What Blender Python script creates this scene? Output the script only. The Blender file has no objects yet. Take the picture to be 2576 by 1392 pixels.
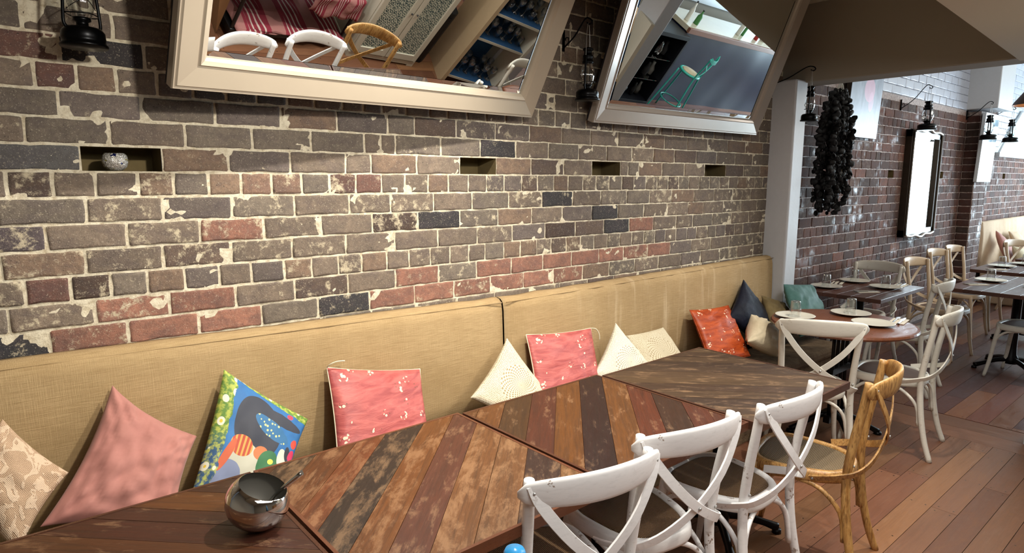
import bpy, bmesh, math, random
from mathutils import Vector, Matrix, noise as mnoise
random.seed(7)
C = bpy.context.scene.collection
S = bpy.context.scene
PI = math.pi

# ------------------------------------------------------------------ camera
CAM = Vector((-0.0982, -2.5439, 1.6565))
FWD = Vector((0.63930963, 0.75402918, -0.15074214))
RGT = Vector((0.76295972, -0.64644229, 0.00219678))
UPV = Vector((0.09578966, 0.1164146, 0.98857068))
cd = bpy.data.cameras.new('camera'); cam = bpy.data.objects.new('camera', cd); C.objects.link(cam)
cd.sensor_width = 36.0; cd.sensor_fit = 'HORIZONTAL'; cd.lens = 1600.0/2576*36
cd.clip_start = 0.02; cd.clip_end = 100
m = Matrix((RGT, UPV, -FWD)).transposed().to_4x4(); m.translation = CAM; cam.matrix_world = m
S.camera = cam

# ------------------------------------------------------------------ world, lights, exposure
S.view_settings.view_transform = 'Standard'; S.view_settings.look = 'None'
S.view_settings.exposure = 0.06; S.view_settings.gamma = 1.0
w = bpy.data.worlds.new('world'); S.world = w; w.use_nodes = True
w.node_tree.nodes['Background'].inputs[0].default_value = (0.80, 0.88, 1.0, 1)
w.node_tree.nodes['Background'].inputs[1].default_value = 0.12

def aim(o, p):
    d = Vector(p)-o.location; o.rotation_euler = d.to_track_quat('-Z', 'Y').to_euler()
def spot(name, loc, to, e, ang, blend, col, r=0.03):
    l = bpy.data.lights.new(name, 'SPOT'); l.energy = e; l.spot_size = math.radians(ang); l.spot_blend = blend
    l.color = col; l.shadow_soft_size = r
    o = bpy.data.objects.new(name, l); C.objects.link(o); o.location = loc; aim(o, to); return o
def area(name, loc, to, e, sx, sy, col):
    l = bpy.data.lights.new(name, 'AREA'); l.energy = e; l.shape = 'RECTANGLE'; l.size = sx; l.size_y = sy; l.color = col
    o = bpy.data.objects.new(name, l); C.objects.link(o); o.location = loc; aim(o, to); return o
WARM = (1.0, 0.93, 0.82)
spot('ceiling_spotlight', (1.45, -1.05, 2.88), (0.9, -0.6, 0.8), 205, 112, 0.6, WARM)
spot('ceiling_spotlight', (0.75, -2.25, 2.34), (1.0, 0.0, 1.42), 175, 88, 1.0, WARM, 0.05)
spot('ceiling_spotlight', (3.75, -1.35, 2.88), (3.05, -0.85, 0.8), 170, 95, 0.9, WARM)
spot('ceiling_spotlight', (2.3, -2.1, 2.33), (2.5, -2.0, 0.0), 62, 130, 1.0, WARM)
area('added_aisle_fill', (1.2, -2.6, 2.3), (1.2, -2.0, 0.0), 44, 2.6, 1.2, (1, 0.97, 0.93))  # soft area lamp added for ambience, no fixture here
area('added_aisle_fill', (3.2, -1.9, 2.3), (3.2, -1.5, 0.0), 22, 1.6, 0.6, (1, 0.97, 0.93))  # second added fill under the lowered ceiling, also without a fixture
area('window_daylight', (13.2, -2.6, 1.7), (6.0, -1.4, 1.2), 265, 3.6, 2.2, (0.74, 0.87, 1.0))
area('added_dining_fill', (7.5, -2.6, 3.1), (7.3, -1.5, 0.0), 72, 4.0, 1.5, (1.0, 0.96, 0.90))  # added fill lifting the far room's ambient level, not a real lamp

# ------------------------------------------------------------------ materials
def lin(c):
    return tuple(((v/255)/12.92 if v/255 <= 0.04045 else ((v/255+0.055)/1.055)**2.4) for v in c)
class NT:
    def __init__(s, name):
        s.m = bpy.data.materials.new(name); s.m.use_nodes = True; s.t = s.m.node_tree; s.n = s.t.nodes; s.l = s.t.links
        s.b = s.n['Principled BSDF']
    def new(s, t, **k):
        n = s.n.new(t)
        for a, v in k.items(): setattr(n, a, v)
        return n
    def link(s, a, b): s.l.new(a, b)
    def set(s, **k):
        for a, v in k.items():
            a = a.replace('_', ' ')
            i = s.b.inputs[a]
            if hasattr(v, 'is_output'): s.l.new(v, i)
            elif isinstance(v, tuple) and len(v) == 3: i.default_value = (*v, 1)
            else: i.default_value = v
    def coord(s, kind='Object', scale=(1, 1, 1), rot=(0, 0, 0)):
        tc = s.new('ShaderNodeTexCoord'); mp = s.new('ShaderNodeMapping'); s.link(tc.outputs[kind], mp.inputs[0])
        mp.inputs['Scale'].default_value = scale; mp.inputs['Rotation'].default_value = rot; return mp.outputs[0]
    def noise(s, v, scale=5, detail=4, rough=0.6, dist=0.0):
        n = s.new('ShaderNodeTexNoise'); s.link(v, n.inputs['Vector']); n.inputs['Scale'].default_value = scale
        n.inputs['Detail'].default_value = detail; n.inputs['Roughness'].default_value = rough; n.inputs['Distortion'].default_value = dist
        return n.outputs[0]
    def vor(s, v, scale=5, feature='F1', rnd=1.0):
        n = s.new('ShaderNodeTexVoronoi'); n.feature = feature; s.link(v, n.inputs['Vector']); n.inputs['Scale'].default_value = scale
        n.inputs['Randomness'].default_value = rnd; return n
    def wave(s, v, scale, d='X', dist=0, detail=0):
        n = s.new('ShaderNodeTexWave'); n.bands_direction = d; s.link(v, n.inputs['Vector']); n.inputs['Scale'].default_value = scale
        n.inputs['Distortion'].default_value = dist; n.inputs['Detail'].default_value = detail; return n.outputs['Fac']
    def ramp(s, f, pts, interp='LINEAR'):
        n = s.new('ShaderNodeValToRGB'); n.color_ramp.interpolation = interp; s.link(f, n.inputs[0]); e = n.color_ramp.elements
        while len(e) > 1: e.remove(e[-1])
        e[0].position = pts[0][0]; e[0].color = (*pts[0][1], 1) if not isinstance(pts[0][1], (int, float)) else (pts[0][1],)*3+(1,)
        for p, c in pts[1:]:
            x = e.new(p); x.color = (*c, 1) if not isinstance(c, (int, float)) else (c, c, c, 1)
        return n.outputs[0]
    def mix(s, f, a, b, mode='MIX'):
        n = s.new('ShaderNodeMix'); n.data_type = 'RGBA'; n.blend_type = mode
        for v, i in ((f, n.inputs['Factor']), (a, n.inputs['A']), (b, n.inputs['B'])):
            if hasattr(v, 'is_output'): s.link(v, i)
            elif isinstance(v, tuple): i.default_value = (*v[:3], 1)
            else:
                i.default_value = v if i.type == 'VALUE' else (v, v, v, 1)
        return n.outputs['Result']
    def math(s, op, a, b=0.0, clamp=False):
        n = s.new('ShaderNodeMath'); n.operation = op; n.use_clamp = clamp
        for v, i in ((a, n.inputs[0]), (b, n.inputs[1])):
            if hasattr(v, 'is_output'): s.link(v, i)
            else: i.default_value = v
        return n.outputs[0]
    def attr(s, name):
        n = s.new('ShaderNodeAttribute'); n.attribute_name = name; return n
    def bump(s, h, strength=0.3, dist=0.01):
        n = s.new('ShaderNodeBump'); s.link(h, n.inputs['Height']); n.inputs['Strength'].default_value = strength
        n.inputs['Distance'].default_value = dist; s.link(n.outputs[0], s.b.inputs['Normal'])
M = {}
def simple(name, col, rough=0.5, metal=0.0, nscale=0, namt=0.0, bump=0.0, **k):
    t = NT(name); c = lin(col)
    if nscale:
        v = t.coord(); n = t.noise(v, nscale, 5)
        t.set(Base_Color=t.mix(t.math('MULTIPLY', n, namt*2, True), c, tuple(x*0.55 for x in c)))
        if bump: t.bump(n, bump, 0.004)
    else: t.set(Base_Color=c)
    t.set(Roughness=rough, Metallic=metal, **k); M[name] = t.m; return t.m

def brick_mat(name, gloss, lime):
    t = NT(name); v = t.coord(); a = t.attr('Col')
    n1 = t.noise(v, 11, 6, 0.7); n2 = t.noise(v, 60, 4, 0.7); n3 = t.noise(v, 230, 3, 0.6)
    c = t.mix(t.ramp(n1, [(0.35, 0), (0.62, 0.85)]), a.outputs['Color'], t.mix(0.42, a.outputs['Color'], lin((70, 62, 58))))
    c = t.mix(t.ramp(n2, [(0.38, 0.55), (0.6, 0.0)]), c, t.mix(0.5, c, (0.03, 0.026, 0.024)))
    n6 = t.noise(t.coord('Object', (7, 7, 12)), 1.3, 3, 0.6)
    c = t.mix(t.ramp(n6, [(0.50, 0), (0.58, 0.42)]), c, t.mix(0.5, c, lin((72, 62, 68))))
    # lime smears, per-brick amount in alpha
    n4 = t.noise(v, 20, 9, 0.78, 0.15)
    k = t.math('ADD', n4, t.math('MULTIPLY', a.outputs['Alpha'], 0.24))
    lm = t.ramp(k, [(0.635, 0.0), (0.72, lime)])
    c = t.mix(lm, c, lin((188, 176, 150)))
    c = t.mix(t.ramp(n3, [(0.60, 0), (0.70, 0.45)]), c, lin((200, 190, 168)) if gloss > 0.5 else lin((110, 84, 74)))
    n5 = t.noise(v, 150, 2, 0.5)
    c = t.mix(t.ramp(n5, [(0.26, 0.8), (0.33, 0.0)]), c, (0.02, 0.018, 0.016))
    t.set(Base_Color=c, Roughness=t.mix(n2, gloss, min(gloss+0.3, 1.0)) if gloss > 0.5 else t.ramp(n2, [(0.3, gloss), (0.7, gloss+0.25)]))
    if gloss < 0.5: t.set(Roughness=t.ramp(t.math('ADD', t.math('MULTIPLY', t.noise(v, 2.6, 3), 0.7), t.math('MULTIPLY', n1, 0.3)), [(0.53, 0.85), (0.62, 0.34)]), Specular_IOR_Level=0.35)
    h = t.math('ADD', t.math('MULTIPLY', n2, 0.6), t.math('ADD', t.math('MULTIPLY', n3, 0.35), t.math('MULTIPLY', n1, 1.6)))
    t.bump(h, 0.55 if gloss > 0.5 else 0.4, 0.006 if gloss > 0.5 else 0.003); M[name] = t.m
brick_mat('old_brick', 0.8, 0.95)
brick_mat('painted_brick', 0.25, 0.10)
def mortar_mat(name, col, col2, rough):
    t = NT(name); v = t.coord(); n = t.noise(v, 45, 8, 0.75); n2 = t.noise(v, 9, 4)
    c = t.mix(t.ramp(n, [(0.36, 1), (0.56, 0)]), lin(col), lin(col2)); c = t.mix(t.ramp(n2, [(0.4, 0), (0.75, 0.5)]), c, tuple(x*0.6 for x in lin(col)))
    t.set(Base_Color=c, Roughness=rough); t.bump(n, 0.9, 0.008); M[name] = t.m
mortar_mat('lime_mortar', (236, 227, 202), (190, 174, 144), 0.9)
mortar_mat('grey_mortar', (190, 172, 164), (116, 92, 84), 0.6)
t = NT('linen'); v = t.coord()
n = t.noise(t.coord('Object', (1, 1, 1)), 3, 4); wv = t.noise(t.coord('Object', (4, 25, 110)), 3.5, 4); wv2 = t.noise(t.coord('Object', (110, 25, 4)), 3.5, 3)
c = t.mix(t.ramp(wv, [(0.3, 0), (0.7, 1)]), lin((156, 130, 90)), lin((182, 156, 114)))
c = t.mix(t.ramp(wv2, [(0.54, 0), (0.75, 0.3)]), c, lin((200, 174, 128)))
c = t.mix(t.ramp(n, [(0.4, 0.0), (0.8, 0.5)]), c, lin((140, 112, 70)))
sx_ = t.new('ShaderNodeSeparateXYZ'); t.link(v, sx_.inputs[0])
stk = t.math('MULTIPLY', t.ramp(t.noise(t.coord('Object', (14, 1, 1.1)), 1.0, 3, 0.6), [(0.55, 0), (0.68, 0.45)]), t.ramp(t.math('DIVIDE', sx_.outputs[0], 5.0), [(0.44, 0), (0.56, 1)]))
c = t.mix(stk, c, lin((212, 190, 156)))
t.set(Base_Color=c, Roughness=0.9); t.bump(t.math('ADD', wv, t.math('ADD', wv2, t.math('MULTIPLY', n, 2.0))), 0.5, 0.004); M['linen'] = t.m
def fabric(name, col, col2, ns=4, weave=0, sheen=0.0, rough=0.9, bs=0.3, tint=None):
    t = NT(name); v = t.coord(); n = t.noise(v, ns, 5, 0.65)
    c = t.mix(t.ramp(n, [(0.3, 0), (0.7, 1)]), lin(col), lin(col2))
    h = n
    if weave:
        f = t.noise(v, weave, 2, 0.5); h = t.math('ADD', t.math('MULTIPLY', n, 2.5), t.math('MULTIPLY', f, 0.5))
    t.set(Base_Color=c, Roughness=rough, Sheen_Weight=sheen, Specular_IOR_Level=0.15); t.bump(h, bs, 0.01); M[name] = t.m
fabric('velvet_pink', (178, 124, 114), (154, 102, 94), 5, 0, 0.15, 0.75, 0.15)
fabric('velvet_navy', (8, 9, 20), (18, 22, 40), 9, 0, 0.03, 0.6, 0.4)
fabric('velvet_teal', (84, 124, 118), (60, 98, 94), 8, 0, 0.1, 0.6, 0.5)
fabric('olive_cotton', (120, 104, 70), (84, 70, 46), 6, 0, 0.1, 0.9, 0.6)
fabric('pale_canvas', (206, 184, 158), (184, 160, 134), 3, 80, 0, 0.9, 0.4)
fabric('seat_fabric', (128, 108, 84), (88, 70, 54), 14, 120, 0, 0.95, 0.4)
fabric('cream_cotton', (205, 192, 164), (182, 168, 140), 6, 0, 0.1, 0.9, 0.6)
def satin(name, base, dark):
    t = NT(name); uv = t.coord('UV'); ob = t.coord('Object', (1, 1, 5)); w = t.noise(ob, 9, 5, 0.6, 0.6)
    c = t.mix(t.ramp(w, [(0.35, 0), (0.65, 1)]), lin(dark), lin(base))
    vr = t.vor(uv, 6.5); d = vr.outputs['Distance']
    # little blossom sprigs: petals round each cell centre
    vr2 = t.vor(uv, 26); pet = t.math('MULTIPLY', t.math('LESS_THAN', d, 0.30), t.math('LESS_THAN', vr2.outputs['Distance'], 0.38))
    vr3 = t.vor(uv, 31); lf = t.math('MULTIPLY', t.math('LESS_THAN', d, 0.34), t.math('LESS_THAN', vr3.outputs['Distance'], 0.2))
    c = t.mix(lf, c, lin((96, 70, 52))); c = t.mix(pet, c, lin((235, 205, 178)))
    t.set(Base_Color=c, Roughness=0.45, Specular_IOR_Level=0.3); t.bump(w, 0.4, 0.010); M[name] = t.m
satin('satin_rose', (190, 102, 96), (152, 70, 70)); satin('satin_orange', (184, 78, 28), (136, 46, 14))
def crochet(name, col, dark, sc=46):
    t = NT(name); uv = t.coord('UV'); vr = t.vor(uv, sc, rnd=0.25); d = vr.outputs['Distance']
    rad = t.new('ShaderNodeVectorMath', operation='DISTANCE'); t.link(uv, rad.inputs[0]); rad.inputs[1].default_value = (0.5, 0.5, 0)
    rings = t.math('SINE', t.math('MULTIPLY', rad.outputs['Value'], 120.0))
    at = t.new('ShaderNodeSeparateXYZ'); t.link(uv, at.inputs[0])
    ang = t.math('ARCTAN2', t.math('SUBTRACT', at.outputs[1], 0.5), t.math('SUBTRACT', at.outputs[0], 0.5))
    petal = t.math('SINE', t.math('ADD', t.math('MULTIPLY', ang, 24.0), t.math('MULTIPLY', rad.outputs['Value'], 30.0)))
    inner = t.math('LESS_THAN', rad.outputs['Value'], 0.34)
    hole_o = t.math('LESS_THAN', d, 0.30)
    hole_i = t.math('LESS_THAN', t.math('MULTIPLY', rings, petal), -0.25)
    hole = t.math('ADD', t.math('MULTIPLY', hole_i, inner), t.math('MULTIPLY', hole_o, t.math('SUBTRACT', 1.0, inner)), True)
    c = t.mix(hole, lin(col), lin(dark)); t.set(Base_Color=c, Roughness=0.95)
    t.bump(t.math('SUBTRACT', 1.0, hole), 0.6, 0.006); M[name] = t.m
crochet('crochet_cream', (216, 206, 182), (158, 140, 104)); crochet('crochet_white', (226, 220, 200), (170, 160, 136), 56)
crochet('crochet_ecru', (206, 196, 170), (164, 148, 116), 40)
t = NT('lace_tan'); uv = t.coord('UV'); g = t.vor(uv, 62, rnd=0.1); fl = t.noise(uv, 5.5, 2, 0.5, 1.2)
band = t.ramp(fl, [(0.50, 0), (0.53, 1), (0.64, 1), (0.67, 0)])
c = t.mix(t.math('LESS_THAN', g.outputs['Distance'], 0.34), lin((206, 178, 148)), lin((142, 108, 80))); c = t.mix(band, c, lin((214, 188, 160)))
t.set(Base_Color=c, Roughness=0.9); t.bump(t.math('ADD', band, g.outputs['Distance']), 0.5, 0.005); M['lace_tan'] = t.m
# painted cushion: generic abstract garden picture
t = NT('painted_garden'); uv = t.coord('UV'); sp = t.new('ShaderNodeSeparateXYZ'); t.link(uv, sp.inputs[0]); U, V_ = sp.outputs[0], sp.outputs[1]
def ell(cx, cy, rx, ry, rot=0.0):
    cs, sn = math.cos(rot), math.sin(rot)
    dx = t.math('SUBTRACT', U, cx); dy = t.math('SUBTRACT', V_, cy)
    a = t.math('DIVIDE', t.math('ADD', t.math('MULTIPLY', dx, cs), t.math('MULTIPLY', dy, sn)), rx)
    b = t.math('DIVIDE', t.math('SUBTRACT', t.math('MULTIPLY', dy, cs), t.math('MULTIPLY', dx, sn)), ry)
    return t.math('LESS_THAN', t.math('ADD', t.math('MULTIPLY', a, a), t.math('MULTIPLY', b, b)), 1.0)
nb = t.noise(uv, 7, 4)
c = t.mix(nb, lin((24, 92, 160)), lin((40, 130, 196)))
c = t.mix(t.math('LESS_THAN', V_, 0.30), c, lin((44, 128, 140)))
c = t.mix(ell(0.46, 0.62, 0.26, 0.32, 0.5), c, lin((42, 48, 66)))
c = t.mix(ell(0.66, 0.80, 0.30, 0.065, -0.12), c, lin((42, 48, 66)))
dots = t.math('LESS_THAN', t.vor(uv, 24, rnd=0.6).outputs['Distance'], 0.30)
spotted = ell(0.62, 0.66, 0.24, 0.085, -0.35)
c = t.mix(spotted, c, lin((40, 110, 160))); c = t.mix(t.math('MULTIPLY', spotted, dots), c, lin((238, 234, 150)))
c = t.mix(ell(0.40, 0.22, 0.22, 0.24, 0.2), c, lin((206, 204, 184)))
c = t.mix(ell(0.24, 0.13, 0.17, 0.17, 0.0), c, lin((130, 142, 176)))
st = t.math('GREATER_THAN', t.math('SINE', t.math('MULTIPLY', U, 130.0)), 0.2)
e_ = ell(0.33, 0.43, 0.13, 0.09, -0.3); c = t.mix(e_, c, lin((196, 74, 46))); c = t.mix(t.math('MULTIPLY', e_, st), c, lin((240, 172, 84)))
c = t.mix(ell(0.20, 0.34, 0.045, 0.15, -0.35), c, lin((214, 98, 58)))
c = t.mix(ell(0.56, 0.40, 0.085, 0.07, 0.0), c, lin((206, 120, 70)))
c = t.mix(ell(0.68, 0.30, 0.13, 0.15, 0.4), c, lin((48, 118, 72)))
c = t.mix(ell(0.70, 0.34, 0.035, 0.028), c, lin((240, 228, 90))); c = t.mix(ell(0.72, 0.22, 0.035, 0.028), c, lin((240, 228, 90)))
c = t.mix(ell(0.83, 0.40, 0.06, 0.11, 0.3), c, lin((230, 226, 208))); c = t.mix(ell(0.88, 0.47, 0.035, 0.08, 0.3), c, lin((36, 40, 58)))
c = t.mix(ell(0.93, 0.60, 0.04, 0.055), c, lin((226, 70, 50))); c = t.mix(ell(0.94, 0.47, 0.04, 0.06), c, lin((224, 46, 96)))
c = t.mix(ell(0.78, 0.88, 0.035, 0.03), c, lin((222, 60, 84)))
c = t.mix(t.math('LESS_THAN', V_, 0.075), c, lin((222, 216, 80)))
# daisy border on the left edge and along the top
edge = t.math('MAXIMUM', t.math('LESS_THAN', t.math('ADD', U, t.math('MULTIPLY', nb, 0.10)), 0.19), t.math('GREATER_THAN', t.math('SUBTRACT', V_, t.math('MULTIPLY', U, -0.12)), 1.01))
bg = t.mix(t.ramp(V_, [(0.35, 0), (0.55, 1)]), lin((34, 84, 130)), lin((96, 140, 52)))
bg = t.mix(t.ramp(t.noise(uv, 22, 3), [(0.45, 0), (0.6, 0.9)]), bg, lin((196, 204, 88)))
dv = t.vor(uv, 9.5, rnd=0.75); dd = dv.outputs['Distance']; bg = t.mix(t.math('LESS_THAN', dd, 0.34), bg, lin((238, 238, 214))); bg = t.mix(t.math('LESS_THAN', dd, 0.14), bg, lin((238, 204, 58)))
c = t.mix(edge, c, bg)
t.set(Base_Color=t.mix(0.22, c, lin((84, 82, 74))), Roughness=0.7); t.bump(t.noise(t.coord(), 6, 3), 0.3, 0.01); M['painted_garden'] = t.m

def wood_mat(name, rough=0.35, wear=0.5, grain=1.0):
    t = NT(name); uv = t.coord('UV', (1, 1, 1)); a = t.attr('Col')
    g = t.noise(t.coord('UV', (3.2, 62, 1)), 1.0, 6, 0.7, 0.8); g2 = t.noise(t.coord('UV', (9, 190, 1)), 1.0, 3, 0.6)
    pn = t.noise(t.coord('UV', (6, 17, 1)), 1.0, 9, 0.78, 0.25)
    dk = t.mix(0.50*grain, a.outputs['Color'], (0.012, 0.008, 0.006)); lt = t.mix(0.38, a.outputs['Color'], lin((186, 146, 106)))
    c = t.mix(t.ramp(g, [(0.32, 1), (0.56, 0)]), a.outputs['Color'], dk)
    c = t.mix(t.ramp(g2, [(0.30, 0.7), (0.46, 0)]), c, dk)
    wk = t.math('ADD', pn, t.math('MULTIPLY', a.outputs['Alpha'], 0.09))
    c = t.mix(t.ramp(wk, [(0.56, 0), (0.68, wear)]), c, lt)
    t.set(Base_Color=c, Roughness=t.ramp(pn, [(0.3, rough), (0.7, rough+0.22)])); t.bump(t.math('ADD', g, t.math('MULTIPLY', g2, 0.5)), 0.25, 0.003); M[name] = t.m
wood_mat('table_wood', 0.34, 0.75, 1.0); wood_mat('floor_wood', 0.27, 0.25, 0.35); wood_mat('dark_table_wood', 0.22, 0.15, 0.5)
def chair_paint(name, col, chip, chipc, rough=0.38):
    t = NT(name); v = t.coord(); n = t.noise(v, 26, 5, 0.7); n2 = t.noise(t.coord('Object', (30, 30, 120)), 1, 3); n3 = t.noise(v, 6, 2)
    k = t.math('MULTIPLY', t.ramp(n, [(0.60, 0), (0.63, 1)]), t.ramp(n3, [(0.50, 0), (0.58, 1)]))
    c = t.mix(t.math('MULTIPLY', k, chip), lin(col), lin(chipc)); c = t.mix(t.ramp(n2, [(0.3, 0.25), (0.5, 0)]), c, tuple(x*0.7 for x in lin(col)))
    t.set(Base_Color=c, Roughness=rough); t.bump(n2, 0.12, 0.002); M[name] = t.m
chair_paint('white_paint', (240, 240, 240), 0.9, (120, 88, 58)); chair_paint('cream_paint', (218, 214, 202), 0.5, (150, 128, 92))
chair_paint('beige_paint', (206, 184, 156), 0.3, (150, 120, 92)); chair_paint('teal_paint', (52, 176, 160), 0.0, (40, 120, 110))
t = NT('oak'); g = t.noise(t.coord('Object', (22, 22, 5)), 1.6, 6, 0.7, 1.0); g2 = t.noise(t.coord('Object', (90, 90, 14)), 1.6, 3)
c = t.mix(t.ramp(g, [(0.35, 0), (0.65, 1)]), lin((166, 118, 62)), lin((206, 164, 102))); c = t.mix(t.ramp(g2, [(0.35, 0.7), (0.5, 0)]), c, lin((104, 66, 32)))
t.set(Base_Color=c, Roughness=0.42); t.bump(g2, 0.2, 0.002); M['oak'] = t.m
def rattan(name, a, b):
    t = NT(name); v = t.coord(); w1 = t.wave(v, 52, 'X'); w2 = t.wave(v, 52, 'Y')
    h = t.math('MULTIPLY', w1, w2); c = t.mix(t.ramp(h, [(0.15, 0), (0.55, 1)]), lin(b), lin(a)); t.set(Base_Color=c, Roughness=0.55); t.bump(h, 0.9, 0.004); M[name] = t.m
rattan('rattan_brown', (160, 122, 74), (66, 44, 24)); rattan('rattan_grey', (170, 148, 110), (88, 72, 50))
simple('seat_leather', (104, 78, 64), 0.6, 0, 30, 0.3)
simple('cast_iron', (18, 18, 20), 0.35, 0.6); simple('black_metal', (16, 17, 19), 0.32, 0.8, 30, 0.3); simple('chrome', (215, 214, 212), 0.06, 1.0)
simple('brushed_steel', (110, 108, 102), 0.5, 0.35); simple('bolt_metal', (190, 190, 188), 0.3, 0.7)
simple('mirror_glass', (236, 240, 240), 0.0, 1.0)
simple('frame_cream', (172, 160, 142), 0.32, 0.15, 8, 0.1); simple('frame_silver', (178, 168, 158), 0.22, 0.35, 8, 0.1)
simple('frame_dark', (60, 52, 44), 0.3, 0.5, 20, 0.2, 0.3); simple('frame_pale', (206, 214, 220), 0.35, 0.2)
simple('wall_paint', (150, 142, 128), 0.75, 0, 3, 0.08); simple('white_wall_paint', (206, 208, 212), 0.45, 0, 26, 0.10, 0.25)
simple('ceiling_paint', (190, 184, 168), 0.8, 0, 3, 0.05); simple('brick_white_paint', (186, 192, 206), 0.35, 0, 20, 0.08, 0.3)
simple('niche_mortar', (122, 106, 70), 0.95, 0, 20, 0.5, 0.6)
simple('plate_ceramic', (214, 210, 196), 0.25); simple('napkin_paper', (226, 218, 200), 0.8); simple('cutlery_steel', (150, 150, 150), 0.2, 1.0)
simple('ceramic_white', (215, 215, 205), 0.3); simple('blue_plastic', (52, 150, 214), 0.25); simple('blue_body', (60, 120, 170), 0.3)
simple('dark_aubergine', (11, 8, 9), 0.7, 0, 40, 0.4); simple('aubergine_rim', (74, 58, 46), 0.7); simple('string_white', (200, 196, 184), 0.8)
simple('counter_navy', (24, 34, 62), 0.38, 0, 2, 0.5); simple('counter_top', (214, 208, 186), 0.25, 0, 8, 0.1); simple('counter_edge', (132, 92, 74), 0.4)
simple('black_lacquer', (10, 12, 20), 0.45); simple('speaker_black', (14, 18, 22), 0.6); simple('shelf_oak', (196, 172, 138), 0.5, 0, 12, 0.15)
simple('shelf_blue', (46, 92, 140), 0.7, 0, 18, 0.4); simple('dresser_white', (214, 208, 190), 0.45, 0, 12, 0.1)
simple('cloth_dark', (30, 24, 30), 0.9, 0, 8, 0.3); simple('kraft_board', (150, 108, 70), 0.8, 0, 5, 0.2); simple('pendant_brown', (70, 46, 32), 0.5)
simple('leaf_green', (60, 120, 60), 0.6); simple('bottle_red', (170, 40, 40), 0.3); simple('plastic_black', (20, 20, 22), 0.4)
simple('street_white', (230, 236, 240), 0.8); simple('cotton_cord', (216, 206, 180), 0.8)
def glassm(name, col=(1, 1, 1), rough=0.02):
    t = NT(name); t.set(Base_Color=col, Roughness=rough, Transmission_Weight=1.0, IOR=1.45); M[name] = t.m
glassm('clear_glass', (0.97, 0.99, 0.99)); glassm('amber_glass', (0.8, 0.4, 0.12))
t = NT('tumbler_glass')       # thin-walled tumbler: a clear sheet with a sheen
tr = t.new('ShaderNodeBsdfTransparent'); tr.inputs[0].default_value = (0.93, 0.95, 0.95, 1); gl = t.new('ShaderNodeBsdfGlossy'); gl.inputs['Roughness'].default_value = 0.05
lw = t.new('ShaderNodeLayerWeight'); lw.inputs[0].default_value = 0.35; mx = t.new('ShaderNodeMixShader'); t.link(t.math('ADD', t.math('MULTIPLY', lw.outputs['Facing'], 0.8), 0.10), mx.inputs[0])
t.link(tr.outputs[0], mx.inputs[1]); t.link(gl.outputs[0], mx.inputs[2]); t.link(mx.outputs[0], t.n['Material Output'].inputs[0]); M['tumbler_glass'] = t.m
def emis(name, col, e, nz=0, col2=None):
    t = NT(name); t.set(Base_Color=(0, 0, 0), Emission_Strength=e)
    if nz: t.set(Emission_Color=t.mix(t.ramp(t.noise(t.coord(), nz, 3), [(0.45, 0), (0.6, 1)]), col, col2))
    else: t.set(Emission_Color=col)
    M[name] = t.m
emis('day_window', (0.86, 0.96, 1.0), 5.0, 1.4, (0.35, 0.85, 0.95)); emis('lamp_bulb', (1.0, 0.72, 0.30), 6.0)
t = NT('mosaic'); v = t.coord(); vr = t.vor(v, 280); n = t.noise(v, 40, 2)
c = t.mix(vr.outputs['Color'], lin((236, 234, 226)), lin((120, 116, 110))); c = t.mix(t.math('GREATER_THAN', n, 0.66), c, lin((24, 30, 80))); c = t.mix(t.math('LESS_THAN', n, 0.36), c, lin((150, 140, 70)))
t.set(Base_Color=c, Roughness=0.15, Metallic=0.3); t.bump(vr.outputs['Distance'], 0.6, 0.003); M['mosaic'] = t.m
t = NT('patterned_panel'); v = t.coord('UV', (1, 1, 1)); ck = t.vor(v, 5.7, rnd=0.0); d = ck.outputs['Distance']
r1 = t.math('SINE', t.math('MULTIPLY', d, 17.0)); wv = t.noise(v, 14, 2, 0.5, 1.0)
c = t.mix(t.math('GREATER_THAN', t.math('ADD', r1, t.math('MULTIPLY', t.math('SUBTRACT', wv, 0.5), 7.0)), 0.1), lin((56, 82, 82)), lin((206, 208, 190)))
t.set(Base_Color=c, Roughness=0.3); M['patterned_panel'] = t.m
t = NT('striped_towel'); v = t.coord('UV'); w_ = t.wave(v, 7, 'X', 1.0); w2 = t.wave(v, 0.9, 'X', 2.0)
c = t.mix(t.math('MULTIPLY', t.math('GREATER_THAN', w_, 0.75), t.math('GREATER_THAN', w2, 0.55)), lin((140, 44, 60)), lin((206, 186, 178)))
c = t.mix(t.math('LESS_THAN', w2, 0.28), c, lin((170, 116, 112))); t.set(Base_Color=c, Roughness=0.95); t.bump(t.noise(t.coord(), 14, 4), 0.6, 0.012); M['striped_towel'] = t.m
t = NT('canvas_picture'); uv = t.coord('UV'); sp = t.new('ShaderNodeSeparateXYZ'); t.link(uv, sp.inputs[0]); U, V_ = sp.outputs[0], sp.outputs[1]
n = t.noise(t.coord('UV', (5, 1.3, 1)), 1.6, 5, 0.6, 0.8); c = t.mix(t.ramp(n, [(0.35, 0), (0.65, 1)]), lin((66, 76, 96)), lin((122, 132, 152)))
c = t.mix(t.ramp(V_, [(0.0, 0.7), (0.5, 0.0)]), c, lin((158, 172, 196)))
c = t.mix(t.math('MULTIPLY', ell(0.58, 0.76, 0.17, 0.19, 0.1), 0.7), c, lin((206, 140, 170))); c = t.mix(t.math('MULTIPLY', ell(0.66, 0.58, 0.08, 0.16, 0.0), 0.6), c, lin((206, 150, 182)))
t.set(Base_Color=c, Roughness=0.35); M['canvas_picture'] = t.m
t = NT('pale_picture'); n = t.noise(t.coord('UV', (1, 1, 1)), 4, 5, 0.6, 0.6); t.set(Base_Color=t.mix(t.ramp(n, [(0.4, 0), (0.65, 1)]), lin((120, 170, 200)), lin((214, 226, 232))), Roughness=0.15); M['pale_picture'] = t.m

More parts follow.
